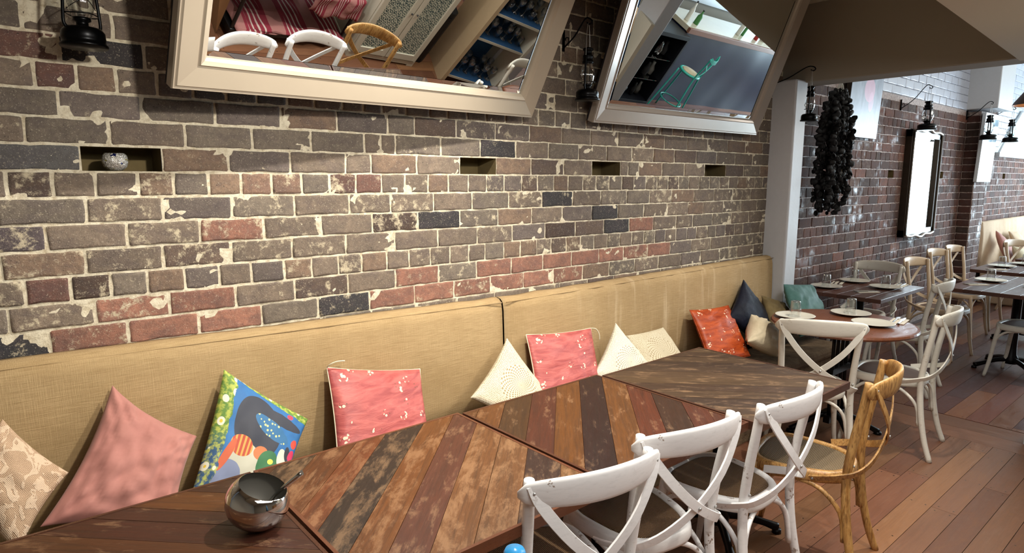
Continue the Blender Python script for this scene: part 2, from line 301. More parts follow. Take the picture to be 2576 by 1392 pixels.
# ------------------------------------------------------------------ mesh helpers
class MB:
    def __init__(s): s.v = []; s.f = []; s.c = []; s.uv = []; s.sm = []
    def add(s, vs, fs, col=None, uvs=None, smooth=False):
        o = len(s.v); s.v += [tuple(p) for p in vs]
        for i, f in enumerate(fs):
            s.f.append(tuple(o+k for k in f)); s.c.append(col); s.sm.append(smooth)
            s.uv.append([uvs[k] for k in f] if uvs else None)
    def box(s, a, b, col=None, M4=None):
        x0, y0, z0 = a; x1, y1, z1 = b
        vs = [Vector(p) for p in ((x0, y0, z0), (x1, y0, z0), (x1, y1, z0), (x0, y1, z0), (x0, y0, z1), (x1, y0, z1), (x1, y1, z1), (x0, y1, z1))]
        if M4: vs = [M4 @ p for p in vs]
        s.add(vs, [(0, 3, 2, 1), (4, 5, 6, 7), (0, 1, 5, 4), (1, 2, 6, 5), (2, 3, 7, 6), (3, 0, 4, 7)], col)
    def lathe(s, prof, n=24, M4=None, col=None, smooth=True):
        vs = []
        for r, z in prof:
            for k in range(n):
                a = 2*PI*k/n; p = Vector((r*math.cos(a), r*math.sin(a), z)); vs.append(M4 @ p if M4 else p)
        fs = [(i*n+k, i*n+(k+1) % n, (i+1)*n+(k+1) % n, (i+1)*n+k) for i in range(len(prof)-1) for k in range(n)]
        s.add(vs, fs, col, None, smooth)
        for i, fl in ((0, True), (len(prof)-1, False)):
            if prof[i][0] > 1e-4:
                f = list(range(n)); o = len(s.v)-len(vs)+i*n; f = [o+k for k in f]
                if fl: f.reverse()
                if getattr(s, 'cap', True): s.f.append(tuple(f)); s.c.append(col); s.uv.append(None); s.sm.append(False)
    def tube(s, pts, r, n=10, flat=None, sub=4, up=None):
        """sweep along a Catmull-Rom path; r number or list; flat=(halfwidth, halfthick) sweeps a strip with width along 'up'"""
        P = [Vector(p) for p in pts]; R_ = r if isinstance(r, (list, tuple)) else [r]*len(P)
        Q, RR = [], []
        for i in range(len(P)-1):
            p0 = P[max(i-1, 0)]; p1 = P[i]; p2 = P[i+1]; p3 = P[min(i+2, len(P)-1)]
            for k in range(sub):
                u = k/sub; Q.append(0.5*((2*p1)+(p2-p0)*u+(2*p0-5*p1+4*p2-p3)*u*u+(3*p1-p0-3*p2+p3)*u*u*u)); RR.append(R_[i]*(1-u)+R_[i+1]*u)
        Q.append(P[-1]); RR.append(R_[-1])
        T = [(Q[min(i+1, len(Q)-1)]-Q[max(i-1, 0)]).normalized() for i in range(len(Q))]
        a = Vector(up) if up else (Vector((0, 0, 1)) if abs(T[0].z) < 0.9 else Vector((0, 1, 0)))
        N = (a-T[0]*a.dot(T[0])).normalized(); vs = []
        for i, q in enumerate(Q):
            if up: N = (Vector(up)-T[i]*Vector(up).dot(T[i])).normalized()
            else: N = (N-T[i]*N.dot(T[i])).normalized()
            B = T[i].cross(N)
            for k in range(n):
                g = 2*PI*k/n
                if flat:
                    cx, cy = math.cos(g), math.sin(g); e = 0.22
                    x = math.copysign(abs(cx)**e, cx)*flat[0]*RR[i]; y = math.copysign(abs(cy)**e, cy)*flat[1]
                    vs.append(q+N*x+B*y)
                else: vs.append(q+(N*math.cos(g)+B*math.sin(g))*RR[i])
        fs = [(i*n+k, i*n+(k+1) % n, (i+1)*n+(k+1) % n, (i+1)*n+k) for i in range(len(Q)-1) for k in range(n)]
        s.add(vs, fs, None, None, not flat)
        L = len(Q)-1; o = len(s.v)-len(vs)
        for f in ([o+k for k in range(n)][::-1], [o+L*n+k for k in range(n)]):
            s.f.append(tuple(f)); s.c.append(None); s.uv.append(None); s.sm.append(False)
    def build(s, name, mat, parent=None, bevel=0.0):
        me = bpy.data.meshes.new(name); me.from_pydata(s.v, [], s.f)
        if any(c is not None for c in s.c):
            ca = me.color_attributes.new('Col', 'FLOAT_COLOR', 'CORNER'); i = 0; buf = []
            for f, c in zip(s.f, s.c):
                cc = (0.5, 0.5, 0.5, 0) if c is None else (c if len(c) == 4 else (*c, 0.0))
                buf += list(cc)*len(f)
            ca.data.foreach_set('color', buf)
        if any(u is not None for u in s.uv):
            ul = me.uv_layers.new(name='UVMap'); buf = []
            for f, u in zip(s.f, s.uv):
                for k in range(len(f)): buf += list(u[k]) if u else [0, 0]
            ul.data.foreach_set('uv', buf)
        me.polygons.foreach_set('use_smooth', s.sm); me.update()
        me.materials.append(M[mat]); o = bpy.data.objects.new(name, me); C.objects.link(o)
        if parent: o.parent = parent
        if bevel:
            b = o.modifiers.new('bevel', 'BEVEL'); b.width = bevel; b.segments = 2; b.limit_method = 'ANGLE'; b.angle_limit = 0.7
        return o
def tag(o, label=None, cat=None, group=None, kind=None):
    if label: o['label'] = label
    if cat: o['category'] = cat
    if group: o['group'] = group
    if kind: o['kind'] = kind
    return o
def empty(name, loc, rz=0, label=None, cat=None, group=None):
    o = bpy.data.objects.new(name, None); C.objects.link(o); o.location = loc; o.rotation_euler = (0, 0, rz); o.empty_display_size = 0.1
    return tag(o, label, cat, group)
def copy_tree(o, parent=None):
    c = o.copy(); C.objects.link(c)
    if parent: c.parent = parent
    for ch in list(o.children): copy_tree(ch, c)
    return c
def struct(o, label=None): return tag(o, label, None, None, 'structure')
def boxobj(name, a, b, mat, parent=None, bevel=0.0):
    q = MB(); q.box(a, b); return q.build(name, mat, parent, bevel)

# ================================================================== ROOM SHELL
ROWS = {3: [0.093, 0.203, 0.315, 0.438, 0.552, 0.663, 0.775, 0.892, 1.004, 1.125, 1.22, 1.31, 1.429, 1.553, 1.655, 1.768, 1.884, 2.006, 2.121, 2.235, 2.358, 2.474, 2.601, 2.711, 2.828, 2.947, 3.056, 3.168, 3.293, 3.415, 3.532, 3.65, 3.762, 3.892, 4.013, 4.127, 4.261, 4.378, 4.504, 4.623], 2: [0.149, 0.382, 0.621, 0.864, 1.098, 1.336, 1.472, 1.704, 1.942, 2.171, 2.408, 2.64, 2.878, 3.118, 3.332, 3.579, 3.822, 4.072, 4.314, 4.561], 1: [0.054, 0.281, 0.514, 0.748, 0.983, 1.22, 1.298, 1.372, 1.614, 1.846, 2.078, 2.31, 2.544, 2.779, 3.011, 3.222, 3.444, 3.691, 3.937, 4.181, 4.425, 4.662], 0: [0.195, 0.433, 0.658, 0.893, 1.13, 1.249, 1.481, 1.725, 1.949, 2.187, 2.429, 2.658, 2.907, 2.981, 3.084, 3.317, 3.56, 3.802, 4.063, 4.305, 4.54], -2: [0.195, 0.424, 0.658, 0.902, 1.14, 1.34, 1.569, 1.795, 2.031, 2.266, 2.502, 2.736, 2.974, 3.196, 3.43, 3.683, 3.93, 4.175, 4.426, 4.676], -3: [0.079, 0.307, 0.542, 0.775, 1.011, 1.246, 1.481, 1.719, 1.956, 2.192, 2.422, 2.663, 2.896, 3.145, 3.384, 3.62, 3.8, 4.056, 4.299, 4.523], -4: [-0.044, 0.18, 0.413, 0.647, 0.884, 1.118, 1.357, 1.59, 1.825, 2.055, 2.292, 2.529, 2.77, 3.005, 3.242, 3.49, 3.682, 3.921, 4.171, 4.416, 4.666], -5: [0.008, 0.131, 0.245, 0.357, 0.478, 0.598, 0.718, 0.847, 0.963, 1.08, 1.19, 1.314, 1.43, 1.546, 1.66, 1.773, 1.875, 1.999, 2.111, 2.231, 2.339, 2.457, 2.574, 2.689, 2.805, 2.922, 3.035, 3.154, 3.268, 3.378, 3.496, 3.619, 3.732, 3.868, 3.974, 4.099, 4.223, 4.34, 4.46, 4.585, 4.708], -6: [-0.039, 0.192, 0.42, 0.653, 0.887, 1.121, 1.356, 1.591, 1.819, 2.05, 2.277, 2.501, 2.733, 2.959, 3.195, 3.436, 3.677, 3.915, 4.161, 4.395, 4.632], -7: [0.058, 0.284, 0.515, 0.748, 0.983, 1.221, 1.454, 1.679, 1.908, 2.135, 2.36, 2.595, 2.829, 3.071, 3.316, 3.562, 3.799, 4.041, 4.279, 4.509], 4: [0.164, 0.404], -1: [-0.006, 0.111, 0.229, 0.353, 0.466, 0.582, 0.698, 0.815, 0.936, 1.055, 1.174, 1.297, 1.417, 1.541, 1.654, 1.773, 1.886, 2.001, 2.12, 2.233, 2.354, 2.464, 2.584, 2.697, 2.809, 2.926, 3.039, 3.157, 3.271, 3.388, 3.504, 3.616, 3.741, 3.866, 3.996, 4.113, 4.233, 4.353, 4.476, 4.593, 4.726]}
J0, CH = 1.68, 0.086
NICHES = [(0.195, 0.433), (1.725, 1.949), (2.658, 2.907), (3.802, 4.063)]
BC = {'black': (46, 46, 50), 'slate': (98, 97, 96), 'red': (152, 106, 88), 'dred': (108, 76, 66), 'dark': (78, 60, 50), 'purple': (86, 76, 78), 'rg': (142, 112, 94)}
OVR = {0: [(-0.3, 0.19, 'slate')], 4: [(-0.4, 0.16, 'dred'), (0.16, 0.40, 'black')], 3: [(0.09, 0.2, 'dred'), (0.55, 0.9, 'slate')], 1: [(1.846, 2.07, 'black')],
       -1: [(0.698, 0.93, 'rg'), (1.055, 1.29, 'dred')], -2: [(2.266, 2.5, 'black')],
       -3: [(-0.2, 0.079, 'purple'), (0.542, 0.77, 'red'), (1.246, 1.48, 'dark'), (1.481, 1.71, 'black'), (2.663, 2.89, 'black')],
       -4: [(2.292, 2.52, 'dark'), (2.77, 3.0, 'black'), (3.005, 3.24, 'red')], -5: [(0.008, 0.13, 'dred'), (0.131, 0.24, 'dark')],
       -6: [(0.192, 0.65, 'red'), (1.356, 1.59, 'red'), (1.819, 3.43, 'red')],
       -7: [(-0.4, 0.05, 'black'), (0.058, 0.74, 'red'), (0.983, 1.22, 'black'), (1.221, 2.59, 'red')]}
def joints(row, x0, x1, rnd):
    js = [x for x in ROWS.get(row, []) if x0 < x < x1] if row in ROWS else []
    hdr = (row % 4 == 3); step = 0.1175 if hdr else 0.235
    if not js: js = [x0+step*(0.3+0.5*((row*37) % 10)/10)]
    while js[0]-step*0.9 > x0: js.insert(0, js[0]-step+rnd.uniform(-.006, .006))
    while js[-1]+step*0.9 < x1: js.append(js[-1]+step+rnd.uniform(-.006, .006))
    return [x0]+js+[x1]
def brick(q, x0, x1, z0, z1, col, rnd, proud, n=5, jit=0.0035, depth=0.012):
    # irregular rounded outline, then a slightly domed face
    out = []; r = min(0.003, (x1-x0)*0.05)
    def edge(a, b, k):
        for i in range(k): u = i/k; out.append([a[0]+(b[0]-a[0])*u, a[1]+(b[1]-a[1])*u])
    nx = max(2, int((x1-x0)/0.03)); nz = 2
    edge((x0+r, z0), (x1-r, z0), nx); edge((x1-r, z0), (x1, z0+r), 1); edge((x1, z0+r), (x1, z1-r), nz); edge((x1, z1-r), (x1-r, z1), 1)
    edge((x1-r, z1), (x0+r, z1), nx); edge((x0+r, z1), (x0, z1-r), 1); edge((x0, z1-r), (x0, z0+r), nz); edge((x0, z0+r), (x0+r, z0), 1)
    for p in out: p[0] += rnd.uniform(-jit, jit); p[1] += rnd.uniform(-jit, jit)
    cx, cz = (x0+x1)/2, (z0+z1)/2; N = len(out); tx, tz = rnd.uniform(-.02, .02), rnd.uniform(-.03, .03)
    def lay(ins, y):
        r_ = []
        for x, z in out:
            dx, dz = cx-x, cz-z; L = math.hypot(dx, dz) or 1
            r_.append((x+dx/L*ins, y-(x-cx)*tx-(z-cz)*tz, z+dz/L*ins))
        return r_
    vs = lay(0, depth)+lay(0.0, -proud*0.2)+lay(0.0016, -proud)+lay(0.012, -proud-0.0003)
    fs = [(l*N+k, l*N+(k+1) % N, (l+1)*N+(k+1) % N, (l+1)*N+k) for l in range(3) for k in range(N)]
    q.add(vs, fs, col, None, True); o = len(q.v)-N
    q.f.append(tuple(range(o, o+N))); q.c.append(col); q.uv.append(None); q.sm.append(True)
def mortar(q, x0, x1, z0, z1, niches, zr, cell, amp, seed, depth=0.11):
    xs = sorted(set([x0, x1]+[e for nn in niches for e in nn])); X = []
    for a, b in zip(xs, xs[1:]):
        k = max(1, round((b-a)/cell)); X += [a+(b-a)*i/k for i in range(k)]
    X.append(x1); zs = sorted(set([z0, z1]+([zr[0], zr[1]] if niches else []))); Z = []
    for a, b in zip(zs, zs[1:]):
        k = max(1, round((b-a)/cell)); Z += [a+(b-a)*i/k for i in range(k)]
    Z.append(z1); W_ = len(X)
    vs = [(x, amp*mnoise.noise(Vector((x*22+seed, z*30, 3.1)))*1.0+0.4*amp*mnoise.noise(Vector((x*60, z*70, 1.7))), z) for z in Z for x in X]
    fs = []
    for j in range(len(Z)-1):
        for i in range(W_-1):
            xm = (X[i]+X[i+1])/2; zm = (Z[j]+Z[j+1])/2
            if niches and zr[0] < zm < zr[1] and any(a < xm < b for a, b in niches): continue
            fs.append((j*W_+i, j*W_+i+1, (j+1)*W_+i+1, (j+1)*W_+i))
    q.add(vs, fs, None, None, True)
def niche_box(q, a, b, z0, z1, d):
    y = 0.0; vs = [(a, y, z0), (b, y, z0), (b, y, z1), (a, y, z1), (a, d, z0), (b, d, z0), (b, d, z1), (a, d, z1)]
    q.add(vs, [(0, 1, 5, 4), (1, 2, 6, 5), (2, 3, 7, 6), (3, 0, 4, 7), (4, 5, 6, 7)])
rnd = random.Random(11)
def base_col(rnd, x, row):
    k = rnd.random()
    if k < 0.50: c = (136, 120, 104)
    elif k < 0.72: c = (130, 118, 104)
    elif k < 0.86: c = (140, 116, 96)
    elif k < 0.95: c = (120, 108, 100)
    else: c = (108, 90, 78)
    f = rnd.uniform(0.86, 1.0); return tuple(v*f for v in c)
wall = empty('wall_back', (0, 0, 0)); struct(wall, 'old exposed brick wall behind the bench with lime mortar joints')
qb, qm = MB(), MB()
for row in range(-17, 15):
    z0 = J0+CH*row; js = joints(row, -1.0, 4.82, rnd)
    for a, b in zip(js, js[1:]):
        if b-a < 0.03: continue
        if row == 0 and any(abs(a-n0) < 0.01 for n0, n1 in NICHES): continue
        cm = (a+b)/2; c = base_col(rnd, cm, row)
        for lo, hi, nm in OVR.get(row, []):
            if lo <= cm <= hi: f = rnd.uniform(0.9, 1.1); c = tuple(v*f for v in BC[nm])
        lime = rnd.uniform(-0.2, 0.4)+(0.15 if row < 0 else 0.0)
        g = 0.0040*(1.15 if cm < 1.0 else 0.85)
        brick(qb, a+g, b-g, z0+g, z0+CH-g*0.9, (*lin(c), lime), rnd, 0.0048+rnd.uniform(0, 0.0022), jit=0.0020)
bo = qb.build('bricks', 'old_brick', wall)
mortar(qm, -1.0, 4.82, 0.2, 2.95, NICHES, (J0+0.002, J0+CH-0.004), 0.016, 0.0036, 0.0)
for i_, p_ in enumerate(qm.v): qm.v[i_] = (p_[0], p_[1]-0.0035, p_[2])
qm.build('mortar', 'lime_mortar', wall)
qn = MB()
for a, b in NICHES: niche_box(qn, a, b, J0+0.002, J0+CH-0.004, 0.15)
qn.build('putlog_holes', 'niche_mortar', wall)
# --- dining room wall beyond the nib
wall2 = empty('wall_back_far', (0, 0, 0)); struct(wall2, 'glossy brown painted brick wall of the far dining room')
N2 = [(5.86, 6.02), (7.10, 7.24), (8.66, 8.80), (10.30, 10.42), (11.45, 11.57)]
qb, qm, qn = MB(), MB(), MB()
for row in range(-18, 18):
    z0 = J0+CH*row; nx0, nx1 = 4.84, 13.4
    js = joints(row-1 if False else row, nx0, nx1, rnd)
    js = [nx0]+[nx0+((0.1175 if (row+2) % 4 == 0 else 0.235)*(i+0.2+0.5*(row % 2)))+rnd.uniform(-.008, .008) for i in range(0, 75 if (row+2) % 4 == 0 else 38)]+[nx1]
    js = [x for x in js if x <= nx1]
    for a, b in zip(js, js[1:]):
        if b-a < 0.04: continue
        cm = (a+b)/2; zt = z0+CH
        top = 2.50 if cm < 9.5 else (3.25 if cm < 10.8 else 2.03)
        if zt > top+0.03: continue
        if row == 0 and any(not (b < n0-0.02 or a > n1+0.02) for n0, n1 in N2): 
            for n0, n1 in N2:
                if a < n0 < b and n0-a > 0.05: b_ = n0; brick(qb, a+.004, b_-.004, z0+.005, z0+CH-.005, (*lin((100, 66, 56)), 0.3), rnd, 0.002, jit=0.002)
                if a < n1 < b and b-n1 > 0.05: a_ = n1; brick(qb, a_+.004, b-.004, z0+.005, z0+CH-.005, (*lin((100, 66, 56)), 0.3), rnd, 0.002, jit=0.002)
            continue
        f = rnd.uniform(0.68, 1.02); c = rnd.choice([(122, 82, 70), (108, 70, 60), (130, 82, 66), (100, 72, 66)])
        brick(qb, a+.0042, b-.0042, z0+.0045, z0+CH-.0045, (*lin(tuple(v*f for v in c)), rnd.uniform(0, 0.8)), rnd, 0.0012+rnd.uniform(0, .001), jit=0.003)
qb.build('bricks', 'painted_brick', wall2)
mortar(qm, 4.84, 13.4, 0.0, 3.4, N2, (J0+0.002, J0+CH-0.004), 0.05, 0.0007, 5.0)
qm.v = [(p_[0], p_[1]+0.0022, p_[2]) for p_ in qm.v]
qm.build('mortar', 'grey_mortar', wall2)
for a, b in N2: niche_box(qn, a, b, J0+0.002, J0+CH-0.004, 0.15)
qn.build('putlog_holes', 'niche_mortar', wall2)
# white painted upper band, brick relief kept
def painted_band(name, x0, x1, z0, z1, off=-0.006, mat='brick_white_paint', parent=None):
    q = MB(); nrow = int((z1-z0)/CH)+1
    for r in range(nrow):
        a = z0+r*CH; b = min(a+CH, z1)
        if b-a < 0.02: continue
        x = x0-(0.12 if r % 2 else 0.0)
        while x < x1:
            xa, xb = max(x, x0), min(x+0.235, x1)
            if xb-xa > 0.03: brick(q, xa+.001, xb-.001, a+.002, b-.002, None, rnd, 0.012, jit=0.001, depth=0.0)
            x += 0.235
    return q.build(name, mat, parent)
painted_band('painted_bricks', 4.86, 9.45, 2.515, 3.38, parent=wall2)
painted_band('painted_bricks', 10.80, 13.4, 2.04, 3.38, parent=wall2)
# pier
pier = empty('wall_pier', (0, 0, 0)); struct(pier, 'brick pier stepping out of the far dining wall')
q = MB(); rp = random.Random(5)
q2 = MB(); q2.box((9.5, -0.146, 0), (10.02, -0.0015, 2.5)); q2.build('pier_core', 'grey_mortar', pier)
for row in range(-19, 10):
    z0 = J0+CH*row
    if z0+CH > 2.5 or z0 < 0: continue
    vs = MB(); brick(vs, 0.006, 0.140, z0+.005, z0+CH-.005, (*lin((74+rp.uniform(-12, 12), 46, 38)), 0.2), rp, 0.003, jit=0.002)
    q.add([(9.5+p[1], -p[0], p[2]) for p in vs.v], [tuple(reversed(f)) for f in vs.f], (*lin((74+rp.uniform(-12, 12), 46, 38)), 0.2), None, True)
    x = 9.5
    while x < 10.0:
        brick_q = MB(); brick(brick_q, x+.005, min(x+0.235, 10.02)-.005, z0+.005, z0+CH-.005, None, rp, 0.003, jit=0.002)
        f = rp.uniform(0.8, 1.1); q.add([(p[0], p[1]-0.146, p[2]) for p in brick_q.v], brick_q.f, (*lin((104*f, 72*f, 64*f)), 0.5), None, True); x += 0.235
q.build('bricks', 'painted_brick', pier)
boxobj('painted_block', (9.40, -0.33, 2.52), (10.02, -0.001, 3.38), 'white_wall_paint', pier, 0.01)
# nib wall, bulkhead, post, ceilings
nib = boxobj('trim_1', (4.66, -0.19, 0.0), (4.84, 0.02, 2.40), 'white_wall_paint', None, 0.012); struct(nib, 'white painted nib wall between the two rooms')
q = MB(); q.box((4.80, -4.6, 2.385), (5.05, 0.10, 3.4)); bh = q.build('wall_bulkhead', 'wall_paint', None, 0.008); struct(bh, 'plain painted bulkhead above the wide opening')
bo_ = boxobj('trim_2', (4.86, -2.05, 0.0), (5.04, -1.78, 2.385), 'white_wall_paint', None, 0.01); struct(bo_, 'white post at the aisle side of the opening')
sk = boxobj('baseboard_post', (4.855, -2.06, 0.0), (5.05, -1.72, 0.14), 'white_wall_paint', None, 0.004); struct(sk)
cl = boxobj('ceiling', (-1.6, -4.6, 2.95), (4.8, 0.1, 3.02), 'ceiling_paint'); struct(cl, 'pale painted ceiling over the bench tables')
q = MB(); q.add([(-1.6, -1.86, 2.37), (4.80, -1.484, 2.37), (4.80, -4.6, 2.37), (-1.6, -4.6, 2.37), (-1.6, -1.86, 2.95), (4.80, -1.484, 2.95), (4.80, -4.6, 2.95), (-1.6, -4.6, 2.95)],
      [(0, 1, 2, 3), (4, 7, 6, 5), (0, 4, 5, 1), (1, 5, 6, 2), (2, 6, 7, 3), (3, 7, 4, 0)]); lc = q.build('ceiling_lowered', 'ceiling_paint'); struct(lc, 'lowered ceiling over the aisle')
cf = boxobj('ceiling_far', (5.02, -4.6, 3.38), (13.6, 0.1, 3.46), 'ceiling_paint'); struct(cf, 'far dining room ceiling')
wl = boxobj('wall_left', (-1.6, -4.6, 0), (-1.5, 0.1, 2.95), 'wall_paint'); struct(wl)
wf = boxobj('wall_front', (-1.6, -4.7, 0), (13.6, -4.6, 3.4), 'wall_paint'); struct(wf)
we = empty('wall_right', (0, 0, 0)); struct(we, 'street end wall with shop windows')
q = MB(); q.box((13.4, -4.6, 0), (13.6, 0.1, 0.55)); q.box((13.4, -4.6, 2.75), (13.6, 0.1, 3.4)); q.box((13.4, -0.35, 0.55), (13.6, 0.1, 2.75)); q.box((13.4, -4.6, 0.55), (13.6, -4.4, 2.75)); q.build('wall_panel', 'white_wall_paint', we)
wn = empty('window_1', (13.45, -2.4, 0.55)); struct(wn, 'tall shop window onto the bright street')
q = MB(); 
for i in range(5): y = -2.0+4.0*i/4-0.0; q.box((0, y-0.03, 0), (0.06, y+0.03, 2.2))
q.box((0, -2.0, -0.0), (0.06, 2.05, 0.06)); q.box((0, -2.0, 2.14), (0.06, 2.05, 2.2)); q.box((0, -2.0, 1.6), (0.06, 2.05, 1.65)); q.build('window_frame', 'frame_pale', wn)
q = MB(); q.box((0.05, -2.0, 0.0), (0.06, 2.05, 2.2)); q.build('pane', 'day_window', wn)
wn2 = empty('window_2', (0, 0, 0)); struct(wn2, 'bright slanted window high in the far wall')
q = MB(); P4 = [(10.93, 2.05), (12.55, 2.05), (12.55, 2.66), (11.95, 2.66)]
q.add([(x, -0.022, z) for x, z in P4]+[(x, -0.010, z) for x, z in P4], [(0, 1, 2, 3), (7, 6, 5, 4), (0, 4, 5, 1), (1, 5, 6, 2), (2, 6, 7, 3), (3, 7, 4, 0)]); q.build('pane', 'day_window', wn2)
q = MB(); q.box((10.90, -0.06, 1.99), (12.6, 0.0, 2.05)); q.tube([(10.93, -0.03, 2.03), (11.95, -0.03, 2.66)], 0.02, 6); q.tube([(11.95, -0.03, 2.66), (12.6, -0.03, 2.66)], 0.02, 6); q.build('window_frame', 'frame_pale', wn2)

# --- floors
def planks(q, x0, x1, y0, y1, w, cols, rnd, Lr=(1.2, 2.6), along='x', z=0.0, th=0.004, gap=0.0012):
    y = y0
    while y < y1-1e-4:
        yb = min(y+w, y1); x = x0-rnd.uniform(0, Lr[1])
        while x < x1:
            L = rnd.uniform(*Lr); xa, xb = max(x, x0), min(x+L, x1); x += L
            if xb-xa < 0.01: continue
            c = rnd.choice(cols); f = rnd.uniform(0.86, 1.12); col = (*lin(tuple(v*f for v in c)), rnd.random()*0.5); ou = rnd.uniform(0, 50); ov = rnd.uniform(0, 50)
            P = [(xa+gap, y+gap), (xb-gap, y+gap), (xb-gap, yb-gap), (xa+gap, yb-gap)]
            if along == 'y': vs = [(p[1], p[0], z) for p in P]+[(p[1], p[0], z-th) for p in P]
            else: vs = [(p[0], p[1], z) for p in P]+[(p[0], p[1], z-th) for p in P]
            uv = [(p[0]+ou, p[1]+ov) for p in P]*2
            fs = [(0, 1, 2, 3), (0, 4, 5, 1), (1, 5, 6, 2), (2, 6, 7, 3), (3, 7, 4, 0)]
            if along == 'y': fs = [tuple(reversed(f)) for f in fs]
            q.add(vs, fs, col, uv)
            # nail heads near each end and along the board
            if th:
                for xx in (xa+0.03, xb-0.03, xa+0.03+0.45, xa+0.93):
                    if xa < xx < xb and 1.5 < xx < 6:
                        for yy in (y+0.025, yb-0.025):
                            nv = [(xx+0.0042*math.cos(g), yy+0.0042*math.sin(g), z+0.0004) for g in [k*PI/3 for k in range(6)]]
                            if along == 'y': nv = [(b_, a_, c_) for a_, b_, c_ in nv][::-1]
                            q.add(nv, [tuple(range(6))], (0.012, 0.007, 0.004, 0), [(0, 0)]*6)
        y = yb
fl = empty('floor', (0, 0, 0)); struct(fl, 'varnished reddish timber floorboards')
q = MB(); rf = random.Random(3)
planks(q, -1.6, 4.66, -4.6, 0.02, 0.115, [(126, 86, 62), (120, 80, 58), (132, 92, 62), (114, 74, 54)], rf)
planks(q, -4.6, 0.02, 4.66, 5.08, 0.21, [(122, 82, 60), (116, 76, 56)], rf, (2.0, 3.0), 'y')
planks(q, 5.09, 13.4, -4.6, 0.0, 0.13, [(104, 60, 46), (86, 48, 40), (120, 76, 50), (74, 42, 38)], rf, (1.0, 2.4))
q.build('floorboards', 'floor_wood', fl)
q = MB(); q.box((-1.6, -4.6, -0.06), (13.6, 0.1, -0.0045)); q.build('subfloor', 'cast_iron', fl)

# ================================================================== BENCH
def cushion_back(name, x0, x1, zt0, zt1, label):
    q = MB(); nx = int((x1-x0)/0.04); prof = []   # profile around (y,z) normalised
    P = [(-0.013, 0.0), (-0.115, 0.0), (-0.125, 0.25), (-0.122, 0.6), (-0.114, 0.9), (-0.104, 0.965), (-0.085, 0.99), (-0.05, 1.0), (-0.013, 0.995)]
    vs = []
    for i in range(nx+1):
        x = x0+(x1-x0)*i/nx; zt = zt0+(zt1-zt0)*i/nx; e = min(i, nx-i)/3.0; e = min(1, e)
        for k, (y, s) in enumerate(P):
            wob = 0.0
            if 0 < k < 7: wob = 0.006*mnoise.noise(Vector((x*(3.0 if x < 2 else 9), s*1.2, 7.3)))+(0.009*mnoise.noise(Vector((x*17, s*1.1, 1.3))) if x > 2.3 else 0.002*mnoise.noise(Vector((x*14, s*2, 1.3))))
            zz = 0.44+(zt-0.44)*s+(0.004*mnoise.noise(Vector((x*7, 2.0, s))) if s > 0.95 else 0)
            vs.append((x, y*(0.75+0.25*e) if k in (2, 3, 4, 5) else y, zz) if e >= 1 or k in (0, 1, 8) else (x, y*(0.82+0.18*e), zz))
            vs[-1] = (vs[-1][0], vs[-1][1]+(wob if k not in (0, 8) else 0), vs[-1][2])
    n = len(P); fs = [(i*n+k, (i+1)*n+k, (i+1)*n+(k+1) % n, i*n+(k+1) % n) for i in range(nx) for k in range(n)]
    q.add(vs, [tuple(reversed(f)) for f in fs]+[tuple(range(n)), tuple(range(nx*n, nx*n+n))[::-1]], None, None, True)
    o = q.build(name, 'linen'); tag(o, label, 'cushion', 'linen back cushions'); 
    s_ = MB(); s_.tube([(x0+0.01+(x1-x0-0.02)*i/20, -0.101, 0.44+(zt0+(zt1-zt0)*i/20-0.44)*0.972) for i in range(21)], 0.003, 6, None, 1); s_.build('piping', 'linen', o)
    return o
cushion_back('bench_back_cushion', -1.0, 1.915, 1.112, 1.058, 'long tan linen back cushion at the left, behind the painted and pink cushions')
cushion_back('bench_back_cushion', 1.925, 4.655, 1.056, 1.074, 'creased tan linen back cushion running right to the white nib wall')
bs = empty('upholstered_bench', (1.8, -0.33, 0), 0, 'long low fabric bench seat running under the brick wall', 'bench')
q = MB(); q.box((-2.8, -0.24, 0.0), (3.05, 0.125, 0.36)); q.build('base', 'seat_fabric', bs, 0.004)
q = MB(); q.box((-2.8, -0.27, 0.362), (3.05, 0.13, 0.438)); q.build('seat_pad', 'seat_fabric', bs, 0.025)

